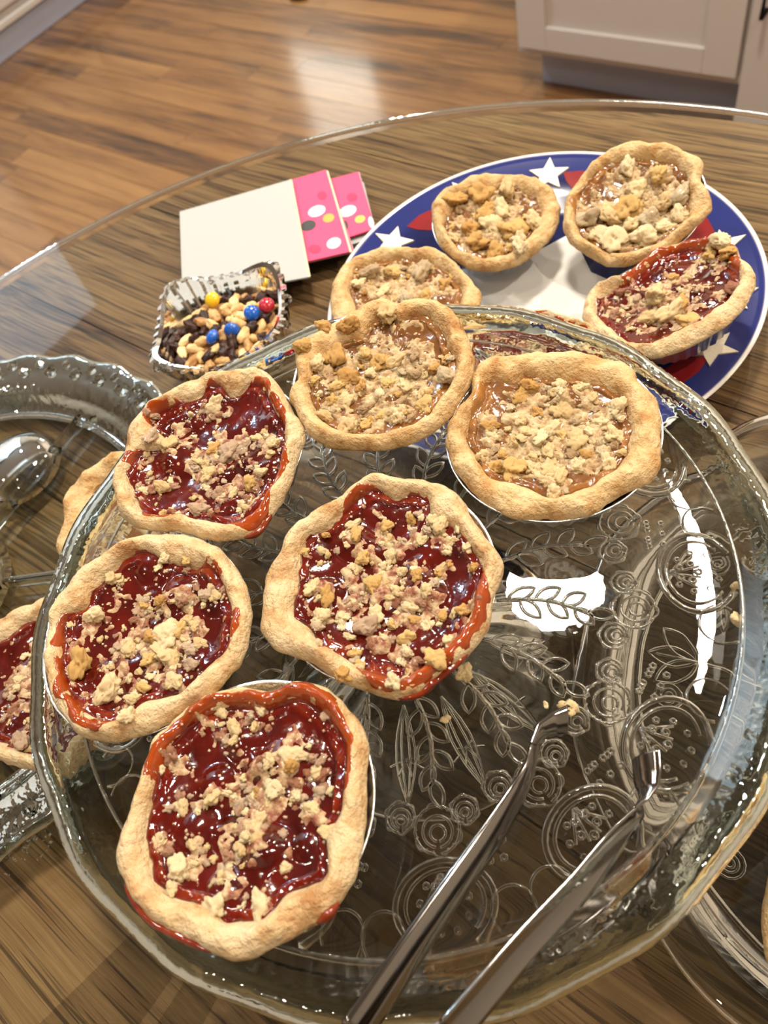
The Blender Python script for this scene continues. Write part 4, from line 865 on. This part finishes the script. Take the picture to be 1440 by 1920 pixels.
def ok(p, d): return all(np.linalg.norm(np.array(p[:2])-np.array(q_[:2])) > d for q_ in occ)
while k < 70 and tries < 6000:
    tries += 1
    a = rb.uniform(0, 6.28); rr = .0385*math.sqrt(rb.random()); x, y = cxy[0]+rr*cos(a), cxy[1]+rr*sin(a)
    if not ok((x, y), .0068 if tries < 2500 else .0052): continue
    z = TZ+.040-.0035*(rr/.036)**2*2+rb.uniform(-.001, .002)
    nut_ = rb.random() < .64
    o = bpy.data.objects.new('peanut' if nut_ else 'raisin', rb.choice(nuts if nut_ else rais)); C.objects.link(o)
    o.location = (x, y, z); o.rotation_euler = (rb.uniform(-.6, .6), rb.uniform(-.6, .6), rb.uniform(0, 6.28)); occ.append((x, y, z)); k += 1
    if nut_: tag(o, 'golden roasted peanut in the crystal bowl of trail mix', 'nut', 'peanuts in the crystal bowl')
    else: tag(o, 'dark wrinkled raisin in the crystal bowl of trail mix', 'raisin', 'raisins in the crystal bowl')
V, F = [], []
for j in range(40):
    a = 2*pi*j/40
    for r, z in ((0, .0365), (.018, .036), (.030, .034), (.0335, .030)): V.append((1.08*r*cos(a)*(1+.04*sin(7*a)), 1.08*r*sin(a)*(1+.04*sin(7*a)), z-.001*cos(9*a)))
for j in range(40): F += [(j*4+i, ((j+1) % 40)*4+i, ((j+1) % 40)*4+i+1, j*4+i+1) for i in range(3)]
tag(mesh_obj('trail_mix', V, F, M['nut'], loc=(bc[0], bc[1], TZ)), 'dark packed trail mix under the nuts in the crystal bowl', 'trail mix', kind='stuff')

# ---------------------------------------------------------------- serving tongs
tg0 = at(640, 1920, .112); tongs = empty('serving_tongs', tg0); tag(tongs, 'stainless steel serving tongs lying across the glass stand', 'tongs')
def ribbon(name, top, bot, cup, parent, th=.0009):
    """strip between two surveyed edges ((px,py,z) lists), bowed by cup, thickened"""
    A_ = [np.array(at(*p)) for p in top]; B_ = [np.array(at(*p)) for p in bot]
    def dens(L_, n=48):
        L_ = np.array(L_); s = np.r_[0, np.cumsum(np.linalg.norm(np.diff(L_, axis=0), axis=1))]; t = np.linspace(0, s[-1], n)
        q_ = np.stack([np.interp(t, s, L_[:, i]) for i in range(3)], 1)
        for _ in range(4): q_[1:-1] = (q_[:-2]+2*q_[1:-1]+q_[2:])/4
        return q_
    A_, B_ = dens(A_), dens(B_); nx = 9; V_ = []; F_ = []
    for i in range(48):
        t = (A_[min(i+1, 47)]-A_[max(i-1, 0)]); w_ = B_[i]-A_[i]; nrm = np.cross(t, w_); nrm /= np.linalg.norm(nrm)+1e-9
        for side in (0, 1):
            for j in range(nx):
                s = j/(nx-1); V_.append(A_[i]+w_*s+nrm*(cup*(1-(2*s-1)**2)*np.linalg.norm(w_)+th*side)-np.array(parent.location))
    row = 2*nx
    for i in range(47):
        for j in range(nx-1):
            a = i*row+j; F_ += [(a, a+1, a+1+row, a+row), (a+nx, a+nx+row, a+nx+1+row, a+nx+1)]
        a = i*row; F_ += [(a, a+row, a+nx+row, a+nx)]; a = i*row+nx-1; F_ += [(a, a+nx, a+nx+row, a+row)]
    for i in (0, 47):
        for j in range(nx-1): a = i*row+j; F_.append((a, a+nx, a+nx+1, a+1) if i == 0 else (a, a+1, a+nx+1, a+nx))
    return mesh_obj(name, V_, F_, M['steel'], parent)
# hinge lies out of frame along the arms
hg = W(-.205, -.028, .128)
def edges(pts, z0, z1, dz=.010):
    T_, B_ = [], []; n_ = len(pts)
    for i, (x, y, wd) in enumerate(pts):
        a, b = pts[max(0, i-1)], pts[min(n_-1, i+1)]; dx, dy = b[0]-a[0], b[1]-a[1]; l_ = math.hypot(dx, dy); z = z0+(z1-z0)*i/(n_-1)
        T_.append((x, y, z)); B_.append((x-dy/l_*wd*-1, y+dx/l_*wd*-1, z-dz))
    return T_, B_
t1, b1 = edges([(993, 1392, 13), (986, 1428, 20), (960, 1468, 34), (900, 1553, 47), (830, 1648, 52), (755, 1752, 55), (640, 1915, 62)], .108, .123)
ribbon('arm', t1, b1, .10, tongs)
ribbon('tip', [(1062, 1322, .104), (1035, 1334, .105), (1007, 1355, .107), t1[0]], [(1060, 1378, .096), (1040, 1380, .097), (1018, 1386, .098), b1[0]], .12, tongs)
t2, b2 = edges([(1192, 1512, 20), (1140, 1557, 40), (1070, 1640, 52), (1000, 1712, 56), (945, 1772, 58), (885, 1842, 60), (822, 1915, 62)], .109, .123)
ribbon('arm', t2, b2, -.08, tongs)
ribbon('tip', [(1236, 1405, .110), (1238, 1440, .109), (1232, 1472, .108), (1212, 1497, .108), t2[0]], [(1184, 1428, .099), (1188, 1468, .097), (1198, 1498, .098), (1203, 1510, .098), b2[0]], -.2, tongs)
def cont(top, bot, dz):
    A_, B_ = np.array(at(*top)), np.array(at(*bot)); o = np.array(tongs.location); Hh = np.array(hg); w_ = (B_-A_)
    V_ = []; n_ = 12; th = np.cross(Hh-A_, w_); th = th/np.linalg.norm(th)*.0009
    for i in range(n_+1):
        t = i/n_
        for q_ in (A_, A_+w_, A_+w_+th, A_+th): e_ = Hh+(q_-A_)*.9-w_/2*.9; V_.append(q_*(1-t)+e_*t-o)
    F_ = [(i*4+j, i*4+(j+1) % 4, i*4+4+(j+1) % 4, i*4+4+j) for i in range(n_) for j in range(4)]+[(3, 2, 1, 0), (n_*4, n_*4+1, n_*4+2, n_*4+3)]
    mesh_obj('arm_handle', V_, F_, M['steel'], tongs, smooth=False)
cont(t1[-1], b1[-1], 0); cont(t2[-1], b2[-1], 0)
V, F = lathe([(0, -.010), (.006, -.010), (.007, -.008), (.007, .008), (.006, .010), (0, .010)], 24, closed=False)
mesh_obj('hinge', V, F, M['steel'], tongs, loc=Vector(hg)-tongs.location)
# serrated teeth on the near tip of the first arm
teeth = []
for i in range(7):
    s = i/6; a = np.array(at(1062, 1324, .104))*(1-s)+np.array(at(1060, 1377, .096))*s-np.array(tongs.location); d = (np.array(at(1075, 1340+40*s, .100))-np.array(at(1062, 1340+40*s, .100)))*.55
    sd = (np.array(at(1060, 1377, .096))-np.array(at(1062, 1324, .104)))/14*.8
    n_ = np.array([0, 0, .0005]); teeth.append(([a-sd-n_, a+sd-n_, a+d-n_, a-sd+n_, a+sd+n_, a+d+n_], [(0, 1, 2), (5, 4, 3), (0, 3, 4, 1), (1, 4, 5, 2), (2, 5, 3, 0)]))
V, F = join(teeth); mesh_obj('serrated_edge', V, F, M['steel'], tongs, smooth=False)

# ---------------------------------------------------------------- loose crumbs on the stand
for i, (px, py, r, lab) in enumerate(((1068, 1326, .0030, 'pale crumb stuck at the serrated tip of the tongs'), (835, 1348, .0016, 'tiny crumb on the glass below the middle tart'), (1378, 1158, .0022, 'yellow crumb on the glass at the right of the stand'), (1375, 1095, .0016, 'small yellow crumb at the far right of the stand'), (1024, 1322, .0013, 'speck of crumb left of the tong tip'), (870, 1262, .0042, 'round crumb dropped beside the middle cherry tart'))):
    p = at(px, py, ZT+r*.6); o = bpy.data.objects.new('loose_crumb', CRUMBS['crumb'][0][i % 6]); C.objects.link(o); o.location = p; o.scale = (r,)*3; o.rotation_euler = (0, 0, i)
    tag(o, lab, 'crumb')
